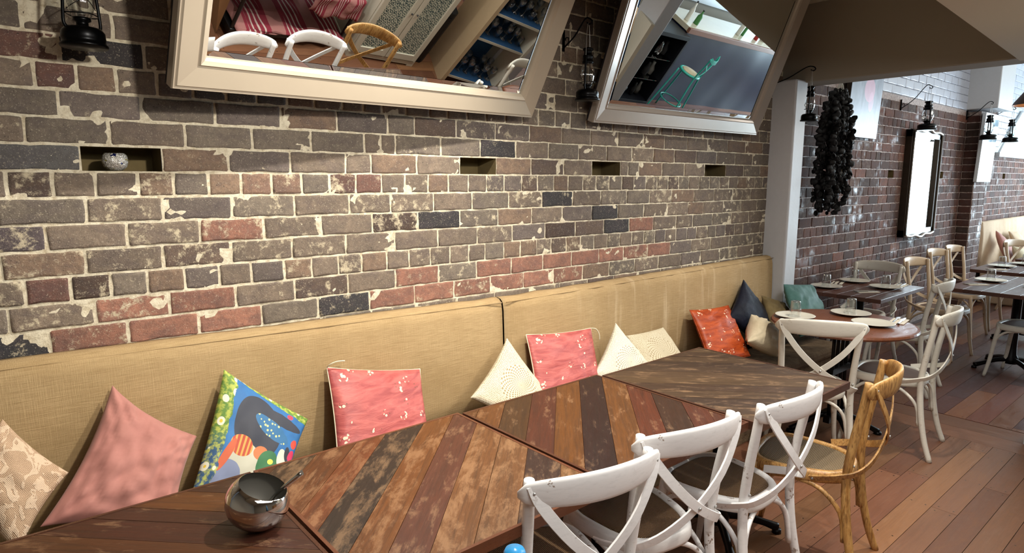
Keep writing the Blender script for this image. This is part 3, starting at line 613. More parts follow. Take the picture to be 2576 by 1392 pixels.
# ================================================================== SCATTER CUSHIONS
def pillow(name, Pc, T, mat, label, pinch=0.10, N=26, wr=0.006, ear=0.35, seed=0.0, group=None, side=None, tilt=0.0):
    TL, TR, BR, BL = [Vector(p) for p in Pc]; cen = (TL+TR+BR+BL)/4
    nrm = ((TR-BL).cross(TL-BR)).normalized()
    if nrm.dot(CAM-cen) < 0: nrm = -nrm
    q = MB()
    def P(u, v, sgn):
        uu = u*(1-pinch*(1-v*v)); vv = v*(1-pinch*(1-u*u))
        a, b = (uu+1)/2, (vv+1)/2
        p = (TL*(1-a)+TR*a)*b+(BL*(1-a)+BR*a)*(1-b)
        th = T*max(0.0, (1-u*u)*(1-v*v))**0.42
        r = math.sqrt(u*u+v*v)
        w_ = wr*(mnoise.noise(Vector((u*3.2+seed, v*3.2, seed*2)))*1.6+mnoise.noise(Vector((u*8+seed, v*5, 4.0)))*(0.4+r))*(1-max(abs(u), abs(v))**6)
        # seam puckers radiating from the edges
        pk = 0.35*wr*math.sin(26*math.atan2(v, u)+seed)*max(0, r-0.55)*(1-max(abs(u), abs(v))**8)*2.2
        return p+nrm*sgn*(th+w_+pk)
    for sgn in (1, -1):
        vs, uvs = [], []
        for j in range(N+1):
            for i in range(N+1):
                u = -math.cos(PI*i/N); v = -math.cos(PI*j/N); vs.append(P(u, v, sgn)); uvs.append(((u+1)/2, (v+1)/2))
        fs = [(j*(N+1)+i, j*(N+1)+i+1, (j+1)*(N+1)+i+1, (j+1)*(N+1)+i) for j in range(N) for i in range(N)]
        flip = ((TR-TL).cross(TL-BL)).dot(nrm)*sgn < 0
        q.add(vs, [tuple(reversed(f)) for f in fs] if flip else fs, None, uvs, True)
    bm_o = q.build(name, mat)
    tag(bm_o, label, 'cushion', group)
    # piping round the seam
    if side:
        pts = []
        for k in range(4*12+1):
            s = k/12.0; e = int(s) % 4; f = s-int(s); f = -math.cos(PI*f)
            u, v = [(f, 1), (1, -f), (-f, -1), (-1, f)][e]; pts.append(P(u, v, 0)-Vector((0, 0, 0)))
        s_ = MB(); s_.tube(pts, 0.0028, 6, None, 2); s_.build('piping', side, bm_o)
    return bm_o
pillow('lace_cushion', [(-0.086, -.17, .944), (0.053, -.28, .771), (-0.09, -.40, .615), (-0.235, -.27, .813)], 0.055, 'lace_tan', 'tan openwork lace cushion at the far left of the bench', seed=1)
pillow('velvet_cushion', [(0.203, -.15, .982), (0.429, -.22, .767), (0.300, -.40, .52), (-0.033, -.36, .66)], 0.07, 'velvet_pink', 'dusty pink velvet cushion with a tall pointed corner', 0.13, 40, wr=0.013, seed=2.4)
pillow('painted_cushion', [(0.552, -.15, .968), (0.837, -.2, .721), (0.650, -.38, .52), (0.364, -.34, .60)], 0.055, 'painted_garden', 'bright blue painted cushion with daisies and coloured shapes', 0.06, wr=0.006, seed=3.1)
a = pillow('satin_cushion', [(0.945, -.15, .899), (1.385, -.15, .806), (1.31, -.36, .49), (0.872, -.38, .50)], 0.055, 'satin_rose', 'rose pink embroidered satin cushion beside the blue painted cushion', 0.05, wr=0.006, seed=4.2, side='cotton_cord')
s_ = MB(); s_.tube([(0.946, -.15, .898), (0.95, -.17, .915), (0.975, -.18, .925), (1.01, -.18, .922)], 0.0028, 6); s_.build('tie_cord', 'cotton_cord', a)
pillow('crochet_cushion', [(1.890, -.16, .871), (2.064, -.29, .56), (1.78, -.41, .50), (1.579, -.27, .66)], 0.06, 'crochet_cream', 'cream crochet cushion standing on its corner left of the second rose cushion', 0.09, seed=5.5)
a = pillow('satin_cushion', [(2.027, -.15, .864), (2.517, -.15, .825), (2.40, -.36, .50), (1.93, -.36, .50)], 0.055, 'satin_rose', 'rose pink embroidered satin cushion between the crochet cushions', 0.05, wr=0.007, seed=6.1, side='cotton_cord')
s_ = MB(); s_.tube([(2.515, -.15, .826), (2.54, -.17, .82), (2.555, -.18, .79), (2.56, -.18, .755)], 0.0028, 6); s_.build('tie_cord', 'cotton_cord', a)
pillow('crochet_cushion', [(2.659, -.21, .845), (2.86, -.33, .56), (2.60, -.40, .50), (2.364, -.31, .61)], 0.06, 'crochet_white', 'white crochet cushion standing on its corner right of the rose cushion', 0.09, seed=7.7)
pillow('crochet_cushion', [(2.830, -.15, .731), (3.193, -.15, .728), (3.23, -.36, .48), (2.82, -.36, .48)], 0.045, 'crochet_ecru', 'ecru crochet cushion leaning behind the white crochet cushion', 0.05, seed=8.3)
pillow('satin_cushion', [(3.463, -.16, .805), (3.933, -.16, .777), (3.80, -.42, .49), (3.34, -.42, .49)], 0.05, 'satin_orange', 'burnt orange embroidered satin cushion leaning on the bench back', 0.05, wr=0.006, seed=9.9, side='satin_orange')
pillow('velvet_cushion', [(4.135, -.15, .943), (4.50, -.2, .593), (4.10, -.32, .48), (3.80, -.24, .717)], 0.06, 'velvet_navy', 'dark navy velvet cushion standing on its corner', 0.10, seed=10.2)
pillow('ruched_cushion', [(4.00, -.30, .727), (4.192, -.42, .586), (4.02, -.50, .46), (3.72, -.44, .605)], 0.085, 'cream_cotton', 'plump ruched cream cushion in front of the navy cushion', 0.02, wr=0.014, seed=11.4)
pillow('cotton_cushion', [(4.37, -.17, .801), (4.62, -.22, .72), (4.62, -.36, .50), (4.25, -.36, .52)], 0.05, 'olive_cotton', 'crumpled olive cotton cushion in the bench corner', 0.04, wr=0.014, seed=12.9)
pillow('velvet_cushion', [(4.50, -.27, .885), (4.95, -.27, .835), (4.95, -.45, .50), (4.44, -.45, .52)], 0.065, 'velvet_teal', 'teal velvet cushion against the white nib wall', 0.03, wr=0.010, seed=13.3)

# ================================================================== TABLES
def clip(poly, nx, ny, d, keep_less):
    out = []
    for i in range(len(poly)):
        a, b = poly[i], poly[(i+1) % len(poly)]; da = nx*a[0]+ny*a[1]-d; db = nx*b[0]+ny*b[1]-d
        if keep_less: da, db = -da, -db
        if da >= 0: out.append(a)
        if (da >= 0) != (db >= 0): t_ = da/(da-db); out.append((a[0]+(b[0]-a[0])*t_, a[1]+(b[1]-a[1])*t_))
    return out
def plank_table(x0, x1, y0, y1, sdir, bounds, cols, label, rot=0.0, zt=0.75, edge=(76, 44, 30)):
    """sdir +1: stripes across s=(x-y)/sqrt2, boards run along (1,1); -1: stripes across (x+y)/sqrt2"""
    cx, cy = (x0+x1)/2, (y0+y1)/2; T = empty('reclaimed_wood_table', (cx, cy, 0), rot, label, 'table', 'square reclaimed timber tables joined in a row along the bench')
    k = 0.70710678; n = (k, -k) if sdir > 0 else (k, k); dvec = (k, k) if sdir > 0 else (k, -k); e = 0.010
    q = MB(); B = [-99]+list(bounds)+[99]; r = random.Random(int(x0*100)+5)
    hx, hy = (x1-x0)/2-e, (y1-y0)/2-e
    for i in range(len(B)-1):
        poly = [(-hx, -hy), (hx, -hy), (hx, hy), (-hx, hy)]; off = n[0]*cx+n[1]*cy
        poly = clip(poly, *n, B[i]-off+0.0008, False)
        if len(poly) > 2: poly = clip(poly, *n, B[i+1]-off-0.0008, True)
        if len(poly) < 3: continue
        c = cols[i] if i < len(cols) else cols[-1]; al = c[3] if len(c) > 3 else 0.3
        f = r.uniform(0.95, 1.05); col = (*lin((c[0]*f*.62, c[1]*f*.565, c[2]*f*.51)), al); ou = r.uniform(0, 30); dz = r.uniform(-.0006, .0006); N = len(poly)
        vs = [(p[0], p[1], zt+dz) for p in poly]+[(p[0], p[1], zt-0.008) for p in poly]
        uv = [(p[0]*dvec[0]+p[1]*dvec[1]+ou, p[0]*n[0]+p[1]*n[1]+ou*0.7) for p in poly]*2
        q.add(vs, [tuple(range(N))]+[(a_, N+a_, N+(a_+1) % N, (a_+1) % N) for a_ in range(N)], col, uv)
    q.build('tabletop', 'table_wood', T)
    q = MB(); ec = (*lin(edge), 0.1); W_, D_ = (x1-x0)/2, (y1-y0)/2
    def bar(a, b, d): 
        o = len(q.f); q.box(a, b, ec)
        for fi in range(o, len(q.f)): q.uv[fi] = [((q.v[k2][0 if d else 1])*1.0, (q.v[k2][1 if d else 0]+q.v[k2][2])) for k2 in q.f[fi]]
    bar((-W_, -D_, zt-0.032), (W_, -D_+e, zt+0.001), 1); bar((-W_, D_-e, zt-0.032), (W_, D_, zt+0.001), 1)
    bar((-W_, -D_+e, zt-0.032), (-W_+e, D_-e, zt+0.001), 0); bar((W_-e, -D_+e, zt-0.032), (W_, D_-e, zt+0.001), 0)
    bar((-W_+e, -D_+e, zt-0.032), (W_-e, D_-e, zt-0.0085), 1)
    q.build('edge_frame', 'dark_table_wood', T)
    pedestal(T, zt-0.032); return T
def pedestal(T, zt, r=0.28, col='cast_iron', feet=4, rad=0.035):
    q = MB(); q.lathe([(0.0, 0.05), (0.055, 0.05), (0.06, 0.09), (rad+0.005, 0.13), (rad, 0.2), (rad, zt-0.05), (0.05, zt-0.03), (0.10, zt-0.015), (0.10, zt-0.002)], 20); q.build('column', col, T)
    for k in range(feet):
        a = PI/4+2*PI*k/feet; q = MB(); c, s = math.cos(a), math.sin(a)
        q.tube([(0.03*c, 0.03*s, 0.085), (0.12*c, 0.12*s, 0.078), (0.22*c, 0.22*s, 0.05), (r*c, r*s, 0.028)], [0.024, 0.02, 0.017, 0.022], 10); q.lathe([(0.0, 0.0), (0.022, 0.0), (0.02, 0.02), (0.0, 0.022)], 12, Matrix.Translation((r*c, r*s, 0)))
        q.build('foot', col, T)
    q = MB(); q.box((-0.2, -0.03, zt-0.012), (0.2, 0.03, zt-0.001)); q.box((-0.03, -0.2, zt-0.013), (0.03, 0.2, zt-0.002)); q.build('bracket', col, T)
plank_table(-0.29, 0.490, -1.365, -0.585, -1, [-0.56, -0.459, -0.370, -0.306, -0.204, -0.115], [(120, 74, 44, .3), (130, 80, 44, .3), (104, 56, 38, .1), (100, 58, 40, .1), (148, 94, 46, .2), (96, 56, 38, .1), (104, 60, 42, .1)], 'dark reclaimed plank table at the left carrying the steel pot')
plank_table(0.500, 1.285, -1.365, -0.585, 1, [0.826, 0.918, 1.019, 1.10, 1.213, 1.31, 1.412, 1.514, 1.616, 1.729, 1.826], [(134, 88, 54, .3), (92, 72, 56, 1.0), (150, 92, 50, .7), (158, 92, 52, 1.0), (72, 60, 54, .9), (168, 108, 52, .8), (136, 84, 66, .5), (168, 118, 72, .9), (176, 128, 84, .9), (90, 66, 60, .6), (182, 140, 94, 1.0), (166, 104, 68, .5)],
            'reclaimed table of many-coloured diagonal planks, second from the left', edge=(104, 62, 42))
plank_table(1.297, 2.072, -1.372, -0.600, 1, [1.40, 1.498, 1.604, 1.705, 1.806, 1.911, 2.014, 2.111, 2.22, 2.309], [(152, 100, 50, .2), (150, 98, 48, .4), (116, 82, 46, .1), (128, 70, 48, .1), (158, 104, 46, .1), (70, 40, 36, 0), (156, 104, 50, .3), (134, 70, 42, .1), (86, 56, 38, .1), (126, 68, 46, .1), (118, 66, 44, .1)],
            'reclaimed plank table with a near-black maroon board across its middle', edge=(84, 50, 34))
plank_table(2.084, 2.875, -1.415, -0.625, -1, [0.58, 0.67, 0.76, 0.85, 0.94, 1.03, 1.12, 1.21, 1.30, 1.39, 1.48, 1.57, 1.66], [(122, 100, 78, .5), (106, 86, 70, .4), (92, 72, 60, .3), (118, 96, 74, .5), (100, 78, 62, .3), (126, 104, 78, .5)]*3,
            'grey-brown weathered plank table at the right end of the bench row', edge=(76, 48, 36))

# ================================================================== CROSS-BACK CHAIRS
def make_chair(paint, seatm, label, kind='cross_back_chair', pad=0.0, zs=1.0, grp=None):
    R_ = empty(kind, (0, 0, 0), 0, label, 'chair', grp)
    for s in (-1, 1):
        q = MB(); q.tube([(s*.212, -.285, 0), (s*.200, -.245, .12), (s*.190, -.213, .28), (s*.184, -.198, .46), (s*.188, -.212, .62), (s*.197, -.238, .78), (s*.2015, -.250, .884)], [.0155, .0165, .0175, .0175, .0175, .0165, .0145], 12); q.build('rear_leg', paint, R_)
    for s in (-1, 1):
        q = MB(); q.tube([(s*.165, .155, .445), (s*.178, .175, .30), (s*.188, .19, .15), (s*.205, .215, 0)], [.0175, .0165, .015, .0125], 12); q.build('front_leg', paint, R_)
    # bowed top rail
    q = MB(); vs = []; n = 14; L = 25
    for i in range(L):
        u = -1+2*i/(L-1); ang = u*0.62; x = 0.237*math.sin(ang)/math.sin(0.62); y = -.330+0.205*(1-math.cos(ang))*2.1
        e = max(0.0, 1-abs(u)**9)**0.5; hh = (0.036+0.012*(1-u*u))*(0.25+0.75*e); th = 0.0115*(0.3+0.7*e); zc = 0.852+0.010*(1-u*u)
        tx = Vector((math.cos(ang), math.sin(ang)*0.9, 0)).normalized(); nn = Vector((-tx.y, tx.x, 0))
        for k in range(n):
            g = 2*PI*k/n; a = math.copysign(abs(math.cos(g))**0.7, math.cos(g)); b = math.copysign(abs(math.sin(g))**0.8, math.sin(g))
            p = Vector((x, y, zc))+Vector((0, 0, 1))*a*hh+nn*b*th; p += nn*(-0.12)*(p.z-zc)*1.0; vs.append(p)
    fs = [(i*n+k, i*n+(k+1) % n, (i+1)*n+(k+1) % n, (i+1)*n+k) for i in range(L-1) for k in range(n)]+[tuple(range(n))[::-1], tuple(range((L-1)*n, L*n))]
    q.add(vs, fs, None, None, True); q.build('top_rail', paint, R_)
    for s in (-1, 1):
        q = MB(); dy = -0.0035*s
        q.tube([(-s*.208, -.277+dy*0, .880), (-s*.185, -.291, .822), (-s*.105, -.312+dy, .715), (0, -.308+dy, .618), (s*.11, -.283+dy, .545), (s*.182, -.236, .503), (s*.211, -.180, .483), (s*.220, -.13, .468), (s*.221, -.07, .452)], 1.0, 8, (0.0165, 0.0036), 4, up=(-s*0.35, 0.0, 1.0) if False else (s*0.55, 0.0, 0.83)); q.build('cross_slat', paint, R_)
    # seat ring and woven panel
    def outline(k, off=0.0):
        g = 2*PI*k/48; c, s_ = math.cos(g), math.sin(g); y = 0.205*math.copysign(abs(s_)**0.72, s_); w_ = 0.192+0.028*(y/0.2); x = w_*math.copysign(abs(c)**0.66, c)
        d = Vector((x, y)); l = d.length; d = d*(l-off)/l; return d.x, d.y
    q = MB(); vs = []; prof = [(0, .418), (-.004, .43), (0, .456), (.006, .465), (.030, .464), (.034, .452), (.034, .425), (.006, .416)]; n = len(prof)
    for k in range(48):
        for off, z in prof: x, y = outline(k, off); vs.append((x, y, z))
    q.add(vs, [(k*n+j, k*n+(j+1) % n, ((k+1) % 48)*n+(j+1) % n, ((k+1) % 48)*n+j) for k in range(48) for j in range(n)], None, None, True); q.build('seat_frame', paint, R_)
    q = MB(); vs = [(0, 0, .458+pad)]
    for f, z in ((0.33, .458+pad), (0.66, .459+pad), (0.93, .461+pad*0.8), (1.0, .455)):
        for k in range(48): x, y = outline(k, .030); vs.append((x*f, y*f, z))
    fs = [(0, 1+k, 1+(k+1) % 48) for k in range(48)]+[(1+l*48+k, 1+(l+1)*48+k, 1+(l+1)*48+(k+1) % 48, 1+l*48+(k+1) % 48) for l in range(3) for k in range(48)]
    q.add(vs, fs, None, None, True); q.build('seat_panel', seatm, R_)
    for pts in ([(-.187, -.205, .20), (-.185, -.185, .32), (-.178, -.10, .400), (-.175, 0, .418)], [(.187, -.205, .20), (.185, -.185, .32), (.178, -.10, .400), (.175, 0, .418)],
                [(-.183, .180, .22), (-.180, .165, .33), (-.176, .10, .400), (-.172, 0.01, .420)], [(.183, .180, .22), (.180, .165, .33), (.176, .10, .400), (.172, 0.01, .420)],
                [(-.175, .178, .22), (-.155, .172, .34), (-.08, .168, .405), (0, .168, .418), (.08, .168, .405), (.155, .172, .34), (.175, .178, .22)],
                [(-.180, -.215, .20), (-.155, -.20, .34), (-.08, -.185, .405), (0, -.182, .418), (.08, -.185, .405), (.155, -.20, .34), (.180, -.215, .20)]):
        q = MB(); q.tube(pts, 0.0098, 10); q.build('bent_brace', paint, R_)
    for p in ((-.205, -.283, .860), (.205, -.283, .860), (0, -.318, .618), (-.226, -.08, .455), (.226, -.08, .455), (.186, -.222, .53), (-.186, -.222, .53)):
        q = MB(); q.lathe([(0, -.003), (.006, -.002), (.0055, .002), (0, .0035)], 10, Matrix.Translation(p) @ Matrix.Rotation(PI/2, 4, 'X' if abs(p[0]) < 0.21 else 'Y')); q.build('bolt', 'bolt_metal', R_)
    return R_
def put(o, x, y, rz_deg, label=None, group=None, used=[]):
    if o.name in used: o = copy_tree(o)
    else: used.append(o.name)
    o.location = (x, y, 0); o.rotation_euler = (0, 0, math.radians(rz_deg))
    if label: o['label'] = label
    if group: o['group'] = group
    return o
def chair_from_rail(o, rx, ry, face_deg, label, group=None):
    """rx, ry: where the middle of the back stands; face_deg: heading of the seat"""
    a = math.radians(face_deg); return put(o, rx+0.285*math.cos(a), ry+0.285*math.sin(a), face_deg-90, label, group)
GR1 = 'chairs drawn up to the bench tables'; GR2 = 'cross back chairs round the dining tables'
CW = make_chair('white_paint', 'rattan_brown', '')
chair_from_rail(CW, 1.134, -1.460, 79, 'white cross-back chair nearest the camera, chipped rail over the diagonal-plank table', GR1)
chair_from_rail(CW, 1.590, -1.457, 80.5, 'white cross-back chair with a brown paint chip on its rail, second of the white row', GR1)
chair_from_rail(CW, 2.135, -1.520, 91, 'white cross-back chair by the weathered table, left of the bare wooden chair', GR1)
CO = make_chair('oak', 'rattan_grey', 'bare golden wooden cross-back chair with a woven grey seat'); chair_from_rail(CO, 2.68, -1.624, 103, None, GR1)
CC = make_chair('cream_paint', 'seat_leather', '')
chair_from_rail(CC, 3.405, -1.047, 33, 'white cross-back chair, open back to the camera, left of the round table', GR2)
chair_from_rail(CC, 4.31, -1.40, 97, 'cream cross-back chair pulled out on the aisle side of the round table', GR2)
chair_from_rail(CC, 5.57, -1.016, 95, 'cream cross-back chair on the aisle side of the rectangular table by the nib wall', GR2)
CB = make_chair('beige_paint', 'seat_leather', '')
chair_from_rail(CC, 6.34, -0.27, 175, 'greyish cross-back chair at the far end of the small rectangular table', GR2)
chair_from_rail(CB, 6.95, -0.36, 262, 'beige cross-back chair against the brick wall, left of the tall mirror', GR2)
chair_from_rail(CB, 8.05, -0.22, 264, 'beige cross-back chair below the tall mirror, nearer of the pair', GR2)
chair_from_rail(CB, 8.66, -0.22, 266, 'beige cross-back chair below the tall mirror, farther of the pair', GR2)
chair_from_rail(CB, 10.10, -0.50, 250, 'beige cross-back chair by the far pale bench', GR2)
chair_from_rail(CC, 6.55, -1.66, 84, 'cream cross-back chair at the right edge, on the aisle side of the large dark table', GR2)
chair_from_rail(CB, 7.60, -1.75, 88, 'beige cross-back chair behind the pedestal of the large dark table', GR2)

# ================================================================== DINING TABLES
def rect_table(x0, x1, y0, y1, label, rot=0.0, two=False):
    T = empty('dining_table', ((x0+x1)/2, (y0+y1)/2, 0), rot, label, 'table', 'dark timber dining tables'); W_, D_ = (x1-x0)/2, (y1-y0)/2
    q = MB(); r = random.Random(int(x0*10))
    for i in range(6):
        a = -D_+2*D_*i/6; b = a+2*D_/6; f = r.uniform(.85, 1.1); col = (*lin((84*f, 50*f, 38*f)), 0.1); ou = r.uniform(0, 20)
        o = len(q.f); q.box((-W_, a, .718), (W_, b, .75), col)
        for fi in range(o, len(q.f)): q.uv[fi] = [(q.v[k2][0]+ou, q.v[k2][1]+q.v[k2][2]+ou) for k2 in q.f[fi]]
    q.build('tabletop', 'dark_table_wood', T, 0.003); pedestal(T, .717, 0.30); return T
rect_table(5.15, 6.10, -0.72, -0.06, 'small dark rectangular dining table against the wall beyond the nib')
rect_table(6.22, 7.45, -1.62, -0.84, 'large dark dining table at the right on a black pedestal')
rect_table(7.75, 8.75, -1.45, -0.63, 'dark dining table below the tall mirror, behind the large one')
rect_table(9.15, 10.0, -1.50, -0.72, 'farthest dark dining table, in front of the pale bench')
RT = empty('round_dining_table', (4.13, -0.86, 0), 0, 'round dark table at the bench end on an ornate iron base', 'table')
q = MB(); o0 = len(q.f); q.lathe([(0.0, .72), (0.40, .72), (0.425, .728), (0.43, .738), (0.425, .75), (0.41, .752), (0.0, .752)], 64, None, (*lin((112, 66, 44)), 0.1), False)
for fi in range(o0, len(q.f)): q.uv[fi] = [(q.v[k2][0], q.v[k2][1]) for k2 in q.f[fi]]
q.build('tabletop', 'dark_table_wood', RT)
q = MB()
for sx in (-.10, -.035, .035, .10): q.tube([(sx, 0, .12), (sx, 0, .70)], 0.012, 8)
q.box((-.13, -.02, .10), (.13, .02, .15)); q.box((-.13, -.02, .42), (.13, .02, .46)); q.box((-.18, -.03, .69), (.18, .03, .719)); q.box((-.03, -.18, .69), (.03, .18, .718)); q.build('iron_frame', 'cast_iron', RT)
for k in range(4):
    a = PI/4+PI/2*k; c, s = math.cos(a), math.sin(a); q = MB(); q.tube([(.02*c, .02*s, .13), (.10*c, .10*s, .12), (.19*c, .19*s, .07), (.28*c, .28*s, .018)], [.02, .018, .016, .02], 10)
    q.lathe([(0, 0), (.026, 0), (.022, .018), (0, .02)], 12, Matrix.Translation((.28*c, .28*s, 0))); q.build('foot', 'cast_iron', RT)
# place settings
def plate():
    q = MB(); q.lathe([(0.0, 0.004), (0.055, 0.004), (0.060, 0.0), (0.068, 0.004), (0.095, 0.010), (0.122, 0.017), (0.125, 0.019), (0.121, 0.0195), (0.095, 0.013), (0.066, 0.0075), (0.0, 0.0072)], 40); return q.build('dinner_plate', 'plate_ceramic')
def tumbler():
    q = MB(); q.cap = False; q.lathe([(0.036, 0.0), (0.037, 0.002), (0.034, 0.05), (0.030, 0.10), (0.0285, 0.104)], 24); q.cap = True; q.lathe([(0.0, 0.0955), (0.026, 0.0955), (0.029, 0.099), (0.0285, 0.1045), (0.0, 0.1045)], 24)
    return q.build('water_glass', 'tumbler_glass')
def napkin():
    q = MB(); q.box((-0.09, -0.045, 0), (0.09, 0.045, 0.004)); return q.build('paper_napkin', 'napkin_paper', None, 0.0015)
def fork():
    q = MB(); q.tube([(-0.10, 0, 0.003), (-0.02, 0, 0.004), (0.05, 0, 0.004)], [1.2, .8, .7], 8, (0.005, 0.0012), 4, up=(0, 1, 0)); q.box((0.05, -0.010, 0.003), (0.07, 0.010, 0.005))
    for k in range(4): q.box((0.07, -0.010+k*0.0056, 0.003), (0.105, -0.0075+k*0.0056, 0.005))
    return q.build('fork', 'cutlery_steel')
def knife():
    q = MB(); q.tube([(-0.11, 0, 0.003), (0.0, 0, 0.004)], [1.2, 1.0], 8, (0.006, 0.002), 4, up=(0, 1, 0)); q.tube([(0.0, 0.001, 0.004), (0.06, 0.001, 0.004), (0.11, -0.002, 0.004)], [1.5, 1.5, 0.4], 8, (0.006, 0.0008), 4, up=(0, 1, 0)); return q.build('table_knife', 'cutlery_steel')
PR = dict(plate=plate(), glass=tumbler(), napkin=napkin(), fork=fork(), knife=knife()); used = set()
def place(kind, x, y, z, rz, label, cat, group):
    o = PR[kind]
    if kind in used: o = o.copy(); C.objects.link(o)
    used.add(kind); o.location = (x, y, z); o.rotation_euler = (0, 0, math.radians(rz)); return tag(o, label, cat, group)
SET = [(4.02, -.60, 20, 1, .752, 'near the bench on the round table', (3.86, -.79, -62)), (4.40, -.80, 40, 1, .752, 'on the wall side of the round table', None), (4.19, -1.02, 0, 0, .752, 'on the aisle side of the round table, with no glass', (4.42, -1.09, 8)),
       (5.42, -.19, 0, 1, .75, 'at the nib end of the small rectangular table', (5.74, -.15, 15)), (5.92, -.22, 0, 1, .75, 'by the wall on the small rectangular table', (5.45, -.50, -35)), (5.77, -.53, 0, 1, .75, 'on the aisle edge of the small rectangular table', (6.02, -.56, 5)),
       (6.92, -1.00, 0, 1, .75, 'on the wall side of the large dark table', (6.60, -.97, -40)), (6.82, -1.38, 0, 1, .75, 'at the right edge on the large dark table', None),
       (8.20, -.80, 0, 1, .75, 'on the table below the tall mirror', (7.92, -.82, -40)), (8.60, -.92, 0, 1, .75, 'at the far side of the table below the tall mirror', None), (9.50, -.98, 0, 1, .75, 'on the farthest table', None)]
for x, y, rz, gls, z, where, nk in SET:
    place('plate', x, y, z+.0005, rz, 'cream dinner plate '+where, 'plate', 'dinner plates on the dining tables')
    if gls: place('glass', x, y, z+.0085, 0, 'upturned glass on the plate '+where, 'glass', 'upturned water glasses')
    if nk:
        nx, ny, nr = nk; a = math.radians(nr)
        place('napkin', nx, ny, z+.0005, nr, 'cream napkin beside the plate '+where, 'napkin', 'napkins with cutlery')
        place('knife', nx-.018*math.sin(a)*-1, ny-.018*math.cos(a), z+.005, nr, 'knife beside the plate '+where, 'knife', 'table knives')
        place('fork', nx+.018*math.sin(a)*-1, ny+.018*math.cos(a), z+.005, nr, 'fork beside the plate '+where, 'fork', 'table forks')

# ================================================================== STEEL POT ON THE TABLE
pot = empty('sugar_pot', (.402, -.925, .751), 0, 'round polished steel pot with a slanted open rim on the left table', 'pot')
R0 = 0.081; prof = []; tiltM = Matrix.Translation((0, 0, .070)) @ Matrix.Rotation(math.radians(22), 4, Vector((0.646, 0.763, 0)))
for k in range(22):
    g = -PI/2+0.05+(PI/2+0.62)*k/21; prof.append((R0*math.cos(g), R0*0.90*math.sin(g)))
q = MB(); q.cap = False; q.lathe([(0.0, -R0*0.90)]+prof+[(prof[-1][0]-.0015, prof[-1][1]+.0008)], 56, tiltM); q.build('shell', 'chrome', pot)
q = MB(); q.cap = False; q.lathe([((r-.0018), z*0.985+.0008) for r, z in reversed(prof)]+[(0.0, -R0*0.885)], 56, tiltM); q.build('inner_wall', 'brushed_steel', pot)
rr = Vector((0.763, -0.646, 0)); c0 = Vector((0, 0, .105))
sp_ = empty('teaspoon', (.402, -.925, .751), 0, 'steel spoon handle and clip sticking out of the polished pot', 'spoon')
q = MB(); q.tube([rr*.020+Vector((.0, .0, .055)), rr*.055+Vector((0, 0, .096)), rr*.120+Vector((0, 0, .150))], [.0045, .005, .007], 12); q.build('handle', 'chrome', sp_)
q = MB(); q.tube([rr*.028+Vector((.008, .009, .060)), rr*.060+Vector((.006, .007, .100)), rr*.118+Vector((0.005, .006, .152))], [.003, .003, .003], 8); q.build('clip', 'chrome', sp_)
# blue bottle at the very front
st_ = empty('side_stand', (.598, -1.732, 0), 0, 'slim dark stand under the blue-capped bottle at the bottom edge', 'stand')
q = MB(); q.lathe([(0, 0), (.10, 0), (.10, .012), (.015, .03), (.013, .70), (.075, .715), (.075, .73), (0, .73)], 24); q.build('stand_body', 'cast_iron', st_)
bt = empty('drink_bottle', (.598, -1.732, .73), 0, 'bottle with a bright blue cap and lever, cut off at the bottom edge', 'bottle')
q = MB(); q.lathe([(0, 0), (.036, 0), (.038, .01), (.038, .15), (.030, .18), (.018, .20), (.018, .215), (0, .215)], 28); q.build('body', 'blue_body', bt)
q = MB(); q.lathe([(0.0, .215), (.021, .215), (.022, .225), (.0205, .255), (.017, .262), (0, .264)], 28); q.build('cap', 'blue_plastic', bt)
q = MB(); q.tube([rr*.018+Vector((0, 0, .228)), rr*.035+Vector((0, 0, .230)), rr*.050+Vector((0, 0, .222))], [1, 1.1, .7], 10, (.014, .005), 4, up=(.646, .763, 0)); q.build('lever', 'blue_plastic', bt)
# mosaic candle pot in the niche
q = MB(); q.lathe([(0, 0), (.018, 0), (.031, .012), (.036, .030), (.033, .048), (.027, .056), (.024, .054), (.030, .044), (.032, .030), (.026, .014), (0, .008)], 30); o = q.build('tealight_holder', 'mosaic'); o.location = (.296, .030, J0+.004); o.scale = (1.12, 1.12, 1.05); tag(o, 'small mosaic tealight holder in the open brick niche at the left', 'candle holder')

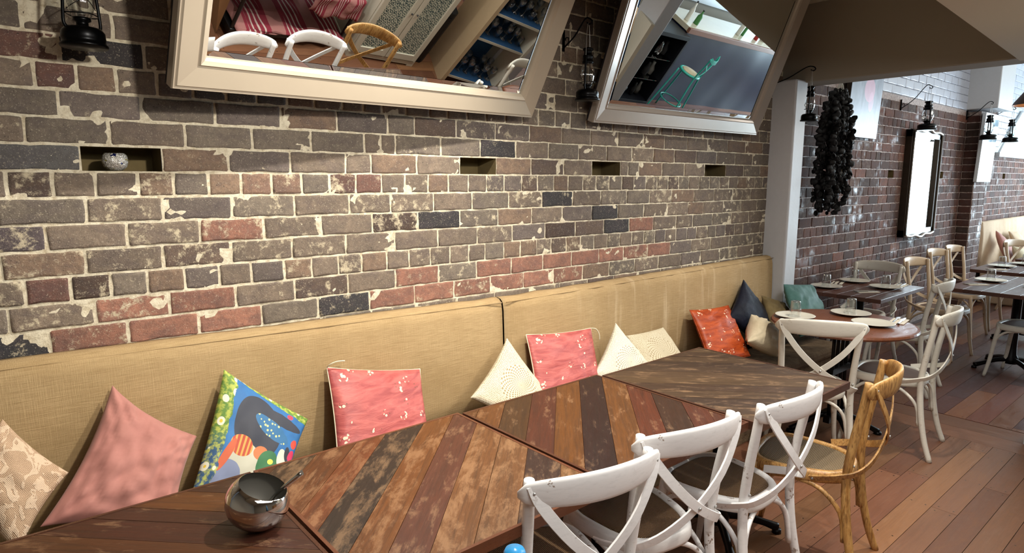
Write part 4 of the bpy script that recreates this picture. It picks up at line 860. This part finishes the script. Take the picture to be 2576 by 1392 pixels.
# ================================================================== BIG TILTED MIRRORS
def big_mirror(BL, BR, tilt, H, w_, frame, label, fw=0.105, dp=0.045):
    BL, BR = Vector(BL), Vector(BR); e = (BR-BL).normalized(); out = e.cross(Vector((0, 0, 1))).normalized()
    if out.y > 0: out = -out
    up0 = out.cross(e).normalized(); up0 = up0 if up0.z > 0 else -up0; T = math.radians(tilt); up = up0*math.cos(T)+out*math.sin(T); n = e.cross(up).normalized()
    n = n if n.y < 0 else -n; L = (BR-BL).length
    Mx = Matrix((e, up, n)).transposed().to_4x4(); Mx.translation = BL
    R_ = empty('wall_mirror', BL, 0, label, 'mirror', 'big tilted wall mirrors')
    Mi = Matrix.Translation(-BL)
    def bar(a0, a1, b0, b1):   # mitred moulding: outer line a0->a1, inner line b0->b1 (in mirror plane coords)
        q = MB(); P = [(0.0, 0.0), (0.0, dp*0.85), (0.03, dp), (0.10, dp*0.96), (0.14, dp*1.04), (0.75, dp*0.72), (0.80, dp*0.82), (0.92, dp*0.66), (1.0, dp*0.45), (1.0, 0.0)]
        vs = []
        for (o_, i_) in ((a0, b0), (a1, b1)):
            for s, h in P: x = o_[0]+(i_[0]-o_[0])*s; y = o_[1]+(i_[1]-o_[1])*s; vs.append(Mi @ (Mx @ Vector((x, y, h))))
        k = len(P); q.add(vs, [(j, j+1, k+j+1, k+j) for j in range(k-1)]+[(0, k, 2*k-1, k-1)], None, None, False)
        o = q.build('frame_moulding', frame, R_)
        bm = bmesh.new(); bm.from_mesh(o.data); bmesh.ops.recalc_face_normals(bm, faces=bm.faces); bm.to_mesh(o.data); bm.free()
    A = [(0, 0), (L, 0), (L, H), (0, H)]; B = [(fw, fw), (L-fw, fw), (L-fw, H-fw), (fw, H-fw)]
    for k in range(4): bar(A[k], A[(k+1) % 4], B[k], B[(k+1) % 4])
    q = MB(); g = 0.010; q.add([Mi @ (Mx @ Vector((x, y, 0.012))) for x, y in B], [(0, 1, 2, 3)]); o = q.build('mirror_pane', 'mirror_glass', R_)
    # bevelled edge of the glass
    q = MB(); bv = 0.022; I = [(fw+bv, fw+bv), (L-fw-bv, fw+bv), (L-fw-bv, H-fw-bv), (fw+bv, H-fw-bv)]
    vs = [Mi @ (Mx @ Vector((x, y, 0.0125))) for x, y in B]+[Mi @ (Mx @ Vector((x, y, 0.0142))) for x, y in I]
    q.add(vs, [(k, (k+1) % 4, 4+(k+1) % 4, 4+k) for k in range(4)]); q.build('glass_bevel', 'mirror_glass', R_)
    q = MB(); q.add([Mi @ (Mx @ Vector((x, y, z))) for z in (0.0, -0.012) for x, y in A], [(3, 2, 1, 0), (4, 5, 6, 7), (0, 1, 5, 4), (1, 2, 6, 5), (2, 3, 7, 6), (3, 0, 4, 7)]); q.build('backing_board', 'cloth_dark', R_)
    return R_
big_mirror((0.414, -0.240, 1.956), (2.107, -0.050, 1.985), 28.0, 1.02, 0.1, 'frame_cream', 'large cream framed mirror tilted forward, left one above the bench')
big_mirror((2.564, -0.050, 1.983), (4.304, -0.050, 1.993), 21, 1.02, 0.1, 'frame_silver', 'large silvery framed mirror tilted forward, right one above the bench')
# tall gilt mirror in far room
tm = empty('tall_mirror', (7.95, -.03, 1.62), 0, 'tall narrow dark framed mirror on the far brick wall', 'mirror')
q = MB(); 
for a, b in (((-.46, -.04, -.57), (-.38, .03, .57)), ((.38, -.04, -.57), (.46, .03, .57)), ((-.46, -.04, -.57), (.46, .03, -.49)), ((-.46, -.04, .49), (.46, .03, .57))): q.box(a, b)
q.tube([(-.44, -.045, -.55), (-.44, -.045, .55)], .014, 8); q.tube([(.44, -.045, -.55), (.44, -.045, .55)], .014, 8); q.build('frame', 'frame_dark', tm, 0.006)
for s in (-1, 1):
    q = MB(); q.tube([(-.44, -.045, s*.55), (-.3, -.05, s*.565), (-.15, -.045, s*.56), (0, -.055, s*.585), (.15, -.045, s*.56), (.3, -.05, s*.565), (.44, -.045, s*.55)], .016, 8)
    q.build('carved_crest', 'frame_silver', tm)
q = MB(); q.box((-.38, -.012, -.49), (.38, -.008, .49)); q.build('mirror_pane', 'mirror_glass', tm)
# pictures
def picture(x, y, z, w_, h, d, mat, fr, label, name='framed_picture', rx=0.0):
    T = empty(name, (x, y, z), 0, label, 'picture'); T.rotation_euler = (rx, 0, 0)
    q = MB(); q.box((-w_/2, -d, -h/2), (w_/2, 0, h/2)); q.build('frame', fr, T, 0.004)
    q = MB(); e = 0.0 if fr == 'frame_dark' else 0.035
    q.add([(-w_/2+e, -d-.002, -h/2+e), (w_/2-e, -d-.002, -h/2+e), (w_/2-e, -d-.002, h/2-e), (-w_/2+e, -d-.002, h/2-e)], [(0, 1, 2, 3)], None, [(0, 0), (1, 0), (1, 1), (0, 1)]); q.build('picture_surface', mat, T); return T
picture(6.235, -.02, 2.33, .68, .56, .045, 'canvas_picture', 'frame_dark', 'unframed grey-blue canvas with a pink smudge, right of the dark garland', 'canvas_painting', 0.05)
picture(9.72, -.165, 2.06, .60, .84, .04, 'pale_picture', 'frame_pale', 'pale framed picture hung on the brick pier', rx=0.03)

# ================================================================== LANTERNS
def lantern(x, y, z, label, sc=1.0, rz=0.0, hook=None, wallp=None, wdir=(0, 1, 0), slim=1.0):
    T = empty('hurricane_lantern', (x, y, z), rz, label, 'lantern', 'black hurricane lanterns on wall hooks'); T.scale = (sc*slim, sc*slim, sc)
    q = MB(); q.lathe([(0, 0), (.078, 0), (.080, .004), (.079, .008), (.073, .012), (.072, .020), (.0735, .022), (.072, .040), (.062, .050), (.036, .054), (.022, .056), (.020, .066), (.030, .070), (.030, .078), (0, .080)], 28); q.build('fuel_tank', 'black_metal', T)
    q = MB(); q.cap = False; q.lathe([(.030, .078), (.038, .090), (.045, .112), (.046, .130), (.041, .152), (.034, .168), (.031, .176)], 24); q.build('glass_globe', 'tumbler_glass', T)
    q = MB(); q.lathe([(0, .174), (.036, .174), (.038, .182), (.034, .186), (.030, .200), (.033, .204), (.033, .212), (.026, .216), (.024, .232), (.032, .236), (.034, .244), (.018, .250), (0, .252)], 24); q.build('chimney', 'black_metal', T)
    for s in (-1, 1):
        q = MB(); q.tube([(s*.052, 0, .046), (s*.066, 0, .056), (s*.066, 0, .085), (s*.058, 0, .15), (s*.048, 0, .205), (s*.034, 0, .208)], .0058, 8); q.build('side_tube', 'black_metal', T)
    q = MB(); q.tube([(-.036, .03, .10), (0, .048, .12), (.036, .03, .14)], .0014, 5); q.tube([(-.036, -.03, .14), (0, -.048, .12), (.036, -.03, .10)], .0014, 5); q.tube([(-.062, 0, .085), (0, -.05, .086), (.062, 0, .085), (0, .05, .086), (-.062, 0, .085)], .0016, 5); q.build('guard_wire', 'black_metal', T)
    q = MB(); q.lathe([(0, .08), (.012, .08), (.014, .09), (.005, .096), (0, .098)], 12); q.build('burner', 'brushed_steel', T)
    q = MB(); q.tube([(-.050, 0, .20), (-.042, 0, .28), (-.022, 0, .345), (0, 0, .362), (.022, 0, .345), (.042, 0, .28), (.050, 0, .20)], .0018, 6); q.build('bail_handle', 'bolt_metal', T)
    if hook:
        # bracket: wall plate, sloping arm with curls
        bx, by, bz = hook; B = empty('lantern_bracket', (bx, by, bz), 0, 'black scrolled iron bracket holding the '+label.split(',')[0].replace('black ', ''), 'bracket', 'lantern brackets')
        d = Vector((x-bx, y-by, 0)); L = d.length; d.normalize(); top = z+.362*sc-bz
        q = MB(); sgn = Vector((-d.y, d.x, 0)) if wallp is None else Vector(wallp)
        pl = [Vector((0, 0, 0))+sgn*0.010, Vector((0, 0, 0))-sgn*0.010]
        q.tube([(0, 0, -.055), (0, 0, .055)], 1.0, 8, (.010, .003), 1, up=tuple(sgn)); q.build('wall_plate', 'black_metal', B)
        q = MB(); q.tube([Vector((0, 0, -.035))+d*.004, d*L*.45+Vector((0, 0, -.035+(top+.05)*.42)), d*L*.85+Vector((0, 0, top+.022)), d*(L+.004)+Vector((0, 0, top+.024)), d*(L+.022)+Vector((0, 0, top+.006)), d*(L+.008)+Vector((0, 0, top-.006)), d*(L-.010)+Vector((0, 0, top+.004))], .0042, 8)
        q.tube([d*.006+Vector((0, 0, -.030)), d*.03+Vector((0, 0, -.012)), d*.03+Vector((0, 0, .012)), d*.012+Vector((0, 0, .012)), d*.014+Vector((0, 0, 0))], .003, 6); q.build('scroll_arm', 'black_metal', B)
    return T
lantern(.215, -.15, 2.052, 'black hurricane lantern at the top left, bottom half in view', 1.12, 0.4, (.205, -.006, 2.44), slim=.72)
lantern(2.445, -.155, 2.070, 'black hurricane lantern between the two big mirrors', 1.08, 0.5, (2.412, -.006, 2.392), slim=.76)
lantern(4.655, -.30, 2.085, 'black hurricane lantern hanging at the white nib wall', 1.0, 0.3, (4.60, -.006, 2.40), slim=.76)
lantern(7.45, -.20, 2.17, 'black hurricane lantern above the tall mirror', 1.15, 0.6, (7.27, -.006, 2.42))
lantern(9.25, -.30, 2.14, 'black hurricane lantern in front of the brick pier', 1.15, 0.4, (9.46, -.006, 2.46))
lantern(10.25, -.30, 2.15, 'black hurricane lantern beyond the brick pier, against the bright window', 1.15, 0.4, (10.25, -.006, 2.50))
# dried aubergine garland
G = empty('dried_aubergine_garland', (5.38, -.20, 2.44), 0, 'bunch of black dried aubergine shells on strings beside the nib wall', 'garland'); rg = random.Random(21)
for k in range(18):
    a = 2*PI*k/18+rg.uniform(-.2, .2); rad = (.04, .10, .155)[k % 3]; L = rg.uniform(.84, 1.08); q = MB(); zz = -.06-rg.uniform(0, .05)
    def ctr(z): f = min(1, (-z)/.34)**0.8; return Vector((math.cos(a)*rad*f*1.2-.06*(-z), math.sin(a)*rad*f*0.7, z))
    while zz > -L:
        r_ = rg.uniform(.016, .027); h = rg.uniform(.035, .06); th = rg.uniform(1.0, 2.1)
        Mx = Matrix.Translation(ctr(zz)+Vector((rg.uniform(-.024, .024), rg.uniform(-.018, .018), 0))) @ Matrix.Rotation(rg.uniform(0, 2*PI), 4, 'Z') @ Matrix.Rotation(th, 4, 'X') @ Matrix.Scale(rg.uniform(.6, .9), 4, Vector((1, 0, 0)))
        q.cap = False; q.lathe([(0, -h*.5), (r_*.6, -h*.45), (r_*.95, -h*.1), (r_, h*.3), (r_*.98, h*.5), (r_*.80, h*.45), (r_*.7, -h*.2), (0, -h*.3)], 9, Mx); zz -= rg.uniform(.020, .034)
    q.build('shell_string', 'dark_aubergine', G)
q = MB()
for k in range(8): a = 2*PI*k/8; q.tube([(0, 0, .03), (.02*math.cos(a), .015*math.sin(a), -.02), (.05*math.cos(a), .03*math.sin(a), -.10)], .0022, 5)
q.tube([(0, 0, .03), (.02, .08, .04), (.04, .185, .03)], .002, 5); q.build('tie_strings', 'string_white', G)

# ================================================================== FAR BENCH AND PENDANT
fb = empty('far_bench', (11.7, -.3, 0), 0, 'pale canvas covered bench with a tall back at the far right', 'bench')
q = MB(); nx = 60; vs = []
for i in range(nx+1):
    x = -1.35+2.7*i/nx
    for z, y in ((.42, .20), (.7, .195), (.95, .20), (1.09, .215), (1.105, .25), (1.09, .288), (.42, .288)): vs.append((x, y+.012*mnoise.noise(Vector((x*7, z, 0))) if y < .28 else y, z+.008*mnoise.noise(Vector((x*3, 0, z)))))
q.add(vs, [(i*7+k, i*7+(k+1) % 7, (i+1)*7+(k+1) % 7, (i+1)*7+k) for i in range(nx) for k in range(7)]+[tuple(range(7))[::-1], tuple(range(nx*7, nx*7+7))], None, None, True); q.build('back', 'pale_canvas', fb)
q = MB(); q.box((-1.35, -.28, 0), (1.35, .19, .44)); q.build('seat', 'pale_canvas', fb, 0.02)
pillow('canvas_cushion', [(10.75, -.15, .97), (11.15, -.2, .80), (10.9, -.40, .48), (10.5, -.36, .62)], .06, 'velvet_pink', 'dusty red cushion on its corner on the far pale bench', 0.08, 14, seed=3.3)
pillow('canvas_cushion', [(10.62, -.38, .78), (10.9, -.45, .72), (10.85, -.56, .47), (10.5, -.54, .50)], .07, 'cream_cotton', 'rounded tan cushion at the near end of the far pale bench', 0.02, 14, seed=5.3)
pillow('canvas_cushion', [(11.4, -.16, .93), (11.9, -.16, .90), (11.9, -.40, .47), (11.4, -.40, .47)], .07, 'pale_canvas', 'pale pinkish cushion at the right end of the far bench', 0.05, 14, seed=8.3)
pd = empty('pendant_lamp', (6.86, -1.22, 2.29), 0, 'brown pendant lamp shade glowing yellow at the right edge', 'lamp')
q = MB(); q.cap = False; q.lathe([(.20, 0), (.185, .03), (.10, .15), (.04, .20), (.03, .24)], 32); q.lathe([(.195, .002), (.18, .03), (.096, .148), (.036, .196)], 32); q.build('lamp_shade', 'pendant_brown', pd)
q = MB(); q.lathe([(0, .03), (.035, .05), (.045, .085), (.03, .13), (0, .15)], 16); q.build('bulb', 'lamp_bulb', pd)
q = MB(); q.tube([(0, 0, .24), (0, 0, 1.085)], .004, 6); q.build('cord', 'plastic_black', pd)
l = bpy.data.lights.new('pendant_light', 'POINT'); l.energy = 16; l.color = (1, .75, .4); l.shadow_soft_size = .05; o = bpy.data.objects.new('pendant_light', l); C.objects.link(o); o.location = (6.86, -1.22, 2.33)

# ================================================================== OPPOSITE SIDE (seen in the mirrors)
dr = empty('dresser', (3.60, -2.349, 0), math.radians(7), 'white two-door dresser with blue-grey patterned glass, seen in the left mirror', 'dresser')
q = MB(); q.box((-.36, -.20, .06), (.36, .18, 1.75)); q.box((-.38, -.22, 1.75), (.38, .22, 1.79)); q.build('body', 'dresser_white', dr, .004)
q = MB(); q.box((-.37, -.20, 0), (-.30, .19, .06)); q.box((.30, -.20, 0), (.37, .19, .06)); q.box((-.30, .15, .02), (.30, .19, .06)); q.build('plinth', 'dresser_white', dr)
for s in (-1, 1):
    d_ = MB(); x0, x1 = (-.355, -.004) if s < 0 else (.004, .355)
    for a, b in (((x0, .182, .08), (x0+.055, .205, 1.73)), ((x1-.055, .182, .08), (x1, .205, 1.73)), ((x0+.055, .182, .08), (x1-.055, .205, .15)), ((x0+.055, .182, 1.66), (x1-.055, .205, 1.73))): d_.box(a, b)
    do = d_.build('door', 'dresser_white', dr, .003)
    q = MB(); q.add([(x0+.055, .192, .15), (x1-.055, .192, .15), (x1-.055, .192, 1.66), (x0+.055, .192, 1.66)], [(3, 2, 1, 0)], None, [(0, 0), (1, 0), (1, 6.2), (0, 6.2)]); q.build('patterned_glass', 'patterned_panel', do)
    q = MB(); q.lathe([(0, 0), (.006, .004), (.010, .014), (0, .022)], 12, Matrix.Translation((s*.03, .205, .62)) @ Matrix.Rotation(-PI/2, 4, 'X')); q.build('knob', 'plastic_black', do)
spk = empty('loudspeaker', (4.075, -2.29, 0), math.radians(18), 'black floor loudspeaker beside the white dresser, seen in the left mirror', 'speaker')
q = MB(); q.add([(-.085, -.12, 0), (.085, -.12, 0), (.085, .08, 0), (.04, .12, 0), (-.04, .12, 0), (-.085, .08, 0)]+[(-.085, -.12, .66), (.085, -.12, .66), (.085, .08, .66), (.04, .12, .66), (-.04, .12, .66), (-.085, .08, .66)],
      [(5, 4, 3, 2, 1, 0), (6, 7, 8, 9, 10, 11)]+[(k, (k+1) % 6, 6+(k+1) % 6, 6+k) for k in range(6)]); q.build('cabinet', 'speaker_black', spk, .008)
q = MB(); q.box((-.035, .121, .06), (.035, .126, .60)); q.build('grille', 'plastic_black', spk)
sh = empty('glass_shelf_unit', (4.575, -2.045, 0), math.radians(16.5), 'pale wooden shelf unit of glasses on blue liners, seen in the left mirror', 'shelf unit')
q = MB(); q.box((-.335, -.22, 0), (-.295, .22, 1.9)); q.build('side_panel', 'shelf_oak', sh); q = MB(); q.box((.285, -.22, 0), (.325, .22, 1.9)); q.build('side_panel', 'dresser_white', sh); q = MB(); q.box((-.295, -.22, 0), (.285, -.20, 1.9)); q.build('back_panel', 'shelf_blue', sh)
SZ = [.10, .62, .93, 1.25]
for z in SZ:
    q = MB(); q.box((-.295, -.20, z), (.285, .21, z+.025)); so = q.build('shelf', 'dresser_white' if z < 1 else 'shelf_oak', sh)
    if z < 1: q = MB(); q.box((-.29, -.20, z+.025), (.28, .205, z+.028)); q.build('blue_liner', 'shelf_blue', so)
q = MB(); q.cap = False; q.lathe([(0, .002), (.032, .002), (.032, .005), (.006, .012), (.004, .07), (.012, .085), (.030, .11), (.034, .14), (.030, .165), (.028, .164), (.032, .14), (.028, .112), (0, .09)], 16); wg = q.build('wine_glass', 'tumbler_glass')
q = MB(); q.cap = False; q.lathe([(0, .002), (.030, .002), (.032, .10), (.030, .10), (.028, .008), (0, .008)], 16); wt = q.build('shelf_tumbler', 'tumbler_glass')
first = {}
ca, sa = math.cos(math.radians(16.5)), math.sin(math.radians(16.5))
for zi, z in enumerate(SZ[:3]):
    for r_ in range(2):
        for k in range(6):
            src = wg if (k+zi) % 3 else wt; kk = 'w' if src is wg else 't'; lx, ly = -.245+k*.096, .02+.12*r_-.04
            o = src if kk not in first else src.copy()
            if kk in first: C.objects.link(o)
            first[kk] = 1; o.location = (4.575+lx*ca-ly*sa, -2.045+lx*sa+ly*ca, z+.028)
            tag(o, 'clear '+('stemmed wine glass' if kk == 'w' else 'straight tumbler')+' on the '+['lowest', 'middle', 'upper'][zi]+' blue-lined shelf', 'glass', ('wine glasses' if kk == 'w' else 'tumblers')+' on the '+['lowest', 'middle', 'upper'][zi]+' shelf')
# trolley with towels
tr_ = empty('linen_trolley', (2.65, -2.54, 0), 0, 'black two-tier trolley against the aisle wall, seen in the left mirror', 'trolley')
q = MB(); q.box((-.52, -.25, .06), (.52, .25, .12)); q.build('lower_tray', 'plastic_black', tr_, .01); q = MB(); q.box((-.52, -.25, .50), (.52, .25, .54)); q.build('upper_tray', 'plastic_black', tr_, .01)
for sx in (-.5, .5):
    for sy in (-.23, .23): q = MB(); q.tube([(sx, sy, 0), (sx, sy, .95)], .014, 8); q.build('post', 'plastic_black', tr_)
def towel(name, x0, x1, y0, y1, z, drop, label, seed):
    q = MB(); nx, ny = 30, 22; vs, uv = [], []
    for j in range(ny+1):
        for i in range(nx+1):
            x = x0+(x1-x0)*i/nx; s = j/ny; nz = mnoise.noise(Vector((x*9+seed, s*4, seed)))
            if s < .55: y = y0+(y1-y0)*(s/.55); zz = z+.03+.035*nz
            else: y = y1+.015+.03*nz; zz = z+.03-drop*(s-.55)/.45*(1+.25*nz)
            vs.append((x, y, zz)); uv.append((i/nx, s))
    q.add(vs, [(j*(nx+1)+i, j*(nx+1)+i+1, (j+1)*(nx+1)+i+1, (j+1)*(nx+1)+i) for j in range(ny) for i in range(nx)], None, uv, True); o = q.build(name, 'striped_towel')
    m_ = o.modifiers.new('thick', 'SOLIDIFY'); m_.thickness = .012; return tag(o, label, 'towel', 'striped towels on the trolley')
towel('striped_towel', 2.16, 3.14, -2.76, -2.275, .122, .02, 'crumpled crimson striped towel on the lower tray of the black trolley', 2.2)
towel('striped_towel', 2.68, 3.16, -2.76, -2.275, .542, .20, 'peach and red striped towel hanging off the upper tray of the black trolley', 6.2)
q = MB(); q.box((-.25, -.2, .0), (.25, .2, .85)); cb = q.build('cardboard_box', 'kraft_board', None, .006); cb.location = (1.84, -2.56, 0); tag(cb, 'tall brown cardboard box left of the trolley, seen in the left mirror', 'box')
pb = boxobj('plinth_block', (3.16, -1.02, 0.0), (3.40, -.78, .12), 'street_white') if False else None
# bar counter, bottles, stool, display cabinet
bar = empty('bar_counter', (10.0, -3.95, 0), 0, 'dark blue bar front with a pale stone top, seen in the right mirror', 'counter')
q = MB(); vs = []; nx = 80
for i in range(nx+1):
    x = -1.9+3.8*i/nx
    for z in (0, .3, .6, .9, 1.155): vs.append((x, .30+.015*mnoise.noise(Vector((x*2.2, z*1.5, 0))), z))
q.add(vs, [(i*5+k, (i+1)*5+k, (i+1)*5+k+1, i*5+k+1) for i in range(nx) for k in range(4)], None, None, True); q.build('front_panel', 'counter_navy', bar)
q = MB(); q.box((-1.95, -.30, 0), (1.9, .27, 1.155)); q.build('carcass', 'counter_navy', bar); q = MB(); q.box((-1.95, .30, 1.16), (1.95, .35, 1.235)); q.build('front_edge', 'counter_edge', bar, .004); q = MB(); q.box((-1.95, -.32, 1.17), (1.95, .30, 1.24)); q.build('worktop', 'counter_top', bar, .003)
def bottle(x, y, h, r, mat, label, capm='plastic_black', z=1.24):
    T = empty('bottle', (x, y, z), 0, label, 'bottle', 'bottles on the bar'); q = MB(); q.lathe([(0, 0), (r, 0), (r*1.03, h*.05), (r, h*.55), (r*.4, h*.72), (r*.33, h*.92), (0, h*.92)], 18); q.build('body', mat, T)
    q = MB(); q.lathe([(0, h*.92), (r*.38, h*.92), (r*.38, h), (0, h)], 12); q.build('cap', capm, T)
bottle(8.18, -3.85, .30, .035, 'ceramic_white', 'cream bottle with a dark cap at the cabinet end of the bar')
bottle(8.36, -3.80, .22, .04, 'leaf_green', 'short green bottle beside the cream one on the bar')
bottle(9.55, -3.82, .30, .038, 'ceramic_white', 'white bottle near the middle of the bar'); bottle(9.72, -3.86, .24, .034, 'leaf_green', 'green bottle near the middle of the bar'); bottle(10.1, -3.82, .26, .035, 'bottle_red', 'red bottle toward the street end of the bar')
bottle(10.35, -3.84, .22, .045, 'ceramic_white', 'squat white bottle at the street end of the bar')
bm_ = boxobj('splashback', (7.8, -4.58, 1.30), (11.6, -4.55, 2.1), 'frame_pale'); tag(bm_, 'pale splashback panel on the wall behind the bar', 'panel')
dc = empty('display_cabinet', (7.55, -3.72, 0), 0, 'black framed glass display cabinet beside the bar, seen in the right mirror', 'cabinet')
q = MB(); q.box((-.45, -.25, 0), (.45, .25, .06)); q.box((-.45, -.25, 1.10), (.45, .25, 1.16))
for sx in (-.43, .43):
    for sy in (-.23, .23): q.box((sx-.02, sy-.02, .06), (sx+.02, sy+.02, 1.10))
q.box((-.41, -.25, .06), (.41, -.23, 1.10)); q.box((-.45, -.22, .06), (-.435, .22, 1.10)); q.box((.435, -.22, .06), (.45, .22, 1.10)); q.build('frame', 'black_lacquer', dc, .003)
for z in (.40, .74): q = MB(); q.box((-.42, -.22, z), (.42, .22, z+.01)); q.build('glass_shelf', 'tumbler_glass', dc)

for z in (.07, .42, .76):
    for k in range(5):
        q = MB(); r_ = .03+.012*((k*7+int(z*10)) % 3); q.lathe([(0, 0), (r_, 0), (r_*1.1, .08), (r_*.5, .14), (r_*.45, .19), (0, .19)], 14); jo = q.build('glass_vessel', ['brushed_steel', 'bolt_metal', 'tumbler_glass', 'dark_aubergine'][(k+int(z*10)) % 4]); jo.location = (7.22+.155*k, -3.66+.05*(k % 2), z+.012)
        tag(jo, 'small '+['steel', 'bright metal', 'clear glass', 'black'][(k+int(z*10)) % 4]+' vessel on the '+{.07: 'bottom', .42: 'middle', .76: 'top'}[z]+' shelf of the black cabinet', 'vessel', 'vessels in the black display cabinet')

q = MB(); q.lathe([(0, 0), (.05, 0), (.05, .02), (.02, .05), (.07, .14), (.09, .24), (.07, .34), (.05, .38), (0, .38)], 24); gd = q.build('glass_jar', 'clear_glass'); gd.location = (7.45, -3.72, 1.16); tag(gd, 'large clear glass jar on top of the black display cabinet', 'jar')
stl = empty('bar_stool', (8.22, -3.30, 0), math.radians(160), 'teal metal bar stool with a low back in front of the bar', 'stool')
for sx in (-1, 1):
    for sy in (-1, 1):
        q = MB(); q.tube([(sx*.21, sy*.21, 0), (sx*.17, sy*.17, .40), (sx*.14, sy*.14, .73)]+([(sx*.16, -.17, .95), (sx*.18, -.19, 1.10)] if sy < 0 else []), .012, 8); q.build('leg', 'teal_paint', stl)
q = MB(); q.lathe([(0, .72), (.165, .72), (.175, .735), (.165, .75), (.14, .752), (.14, .745), (0, .745)], 28); q.build('seat', 'teal_paint', stl)
q = MB(); q.lathe([(0, .7455), (.138, .7455), (.12, .762), (0, .766)], 28); q.build('seat_pad', 'cream_cotton', stl)
q = MB(); q.tube([(-.18, -.19, 1.10), (-.10, -.22, 1.06), (0, -.235, 1.05), (.10, -.22, 1.06), (.18, -.19, 1.10)], 1.0, 8, (.03, .006), 4, up=(0, 0, 1)); q.build('back_rail', 'teal_paint', stl)
q = MB(); q.tube([(.18*math.cos(k*PI/8), .18*math.sin(k*PI/8), .25) for k in range(17)], .009, 8, None, 1); q.build('foot_ring', 'teal_paint', stl)
for s in (-1, 1): q = MB(); q.tube([(-s*.17, -.185, 1.0), (0, -.19, .88), (s*.145, -.15, .76)], 1.0, 8, (.012, .003), 4, up=(s*.6, 0, .8)); q.build('back_slat', 'teal_paint', stl)
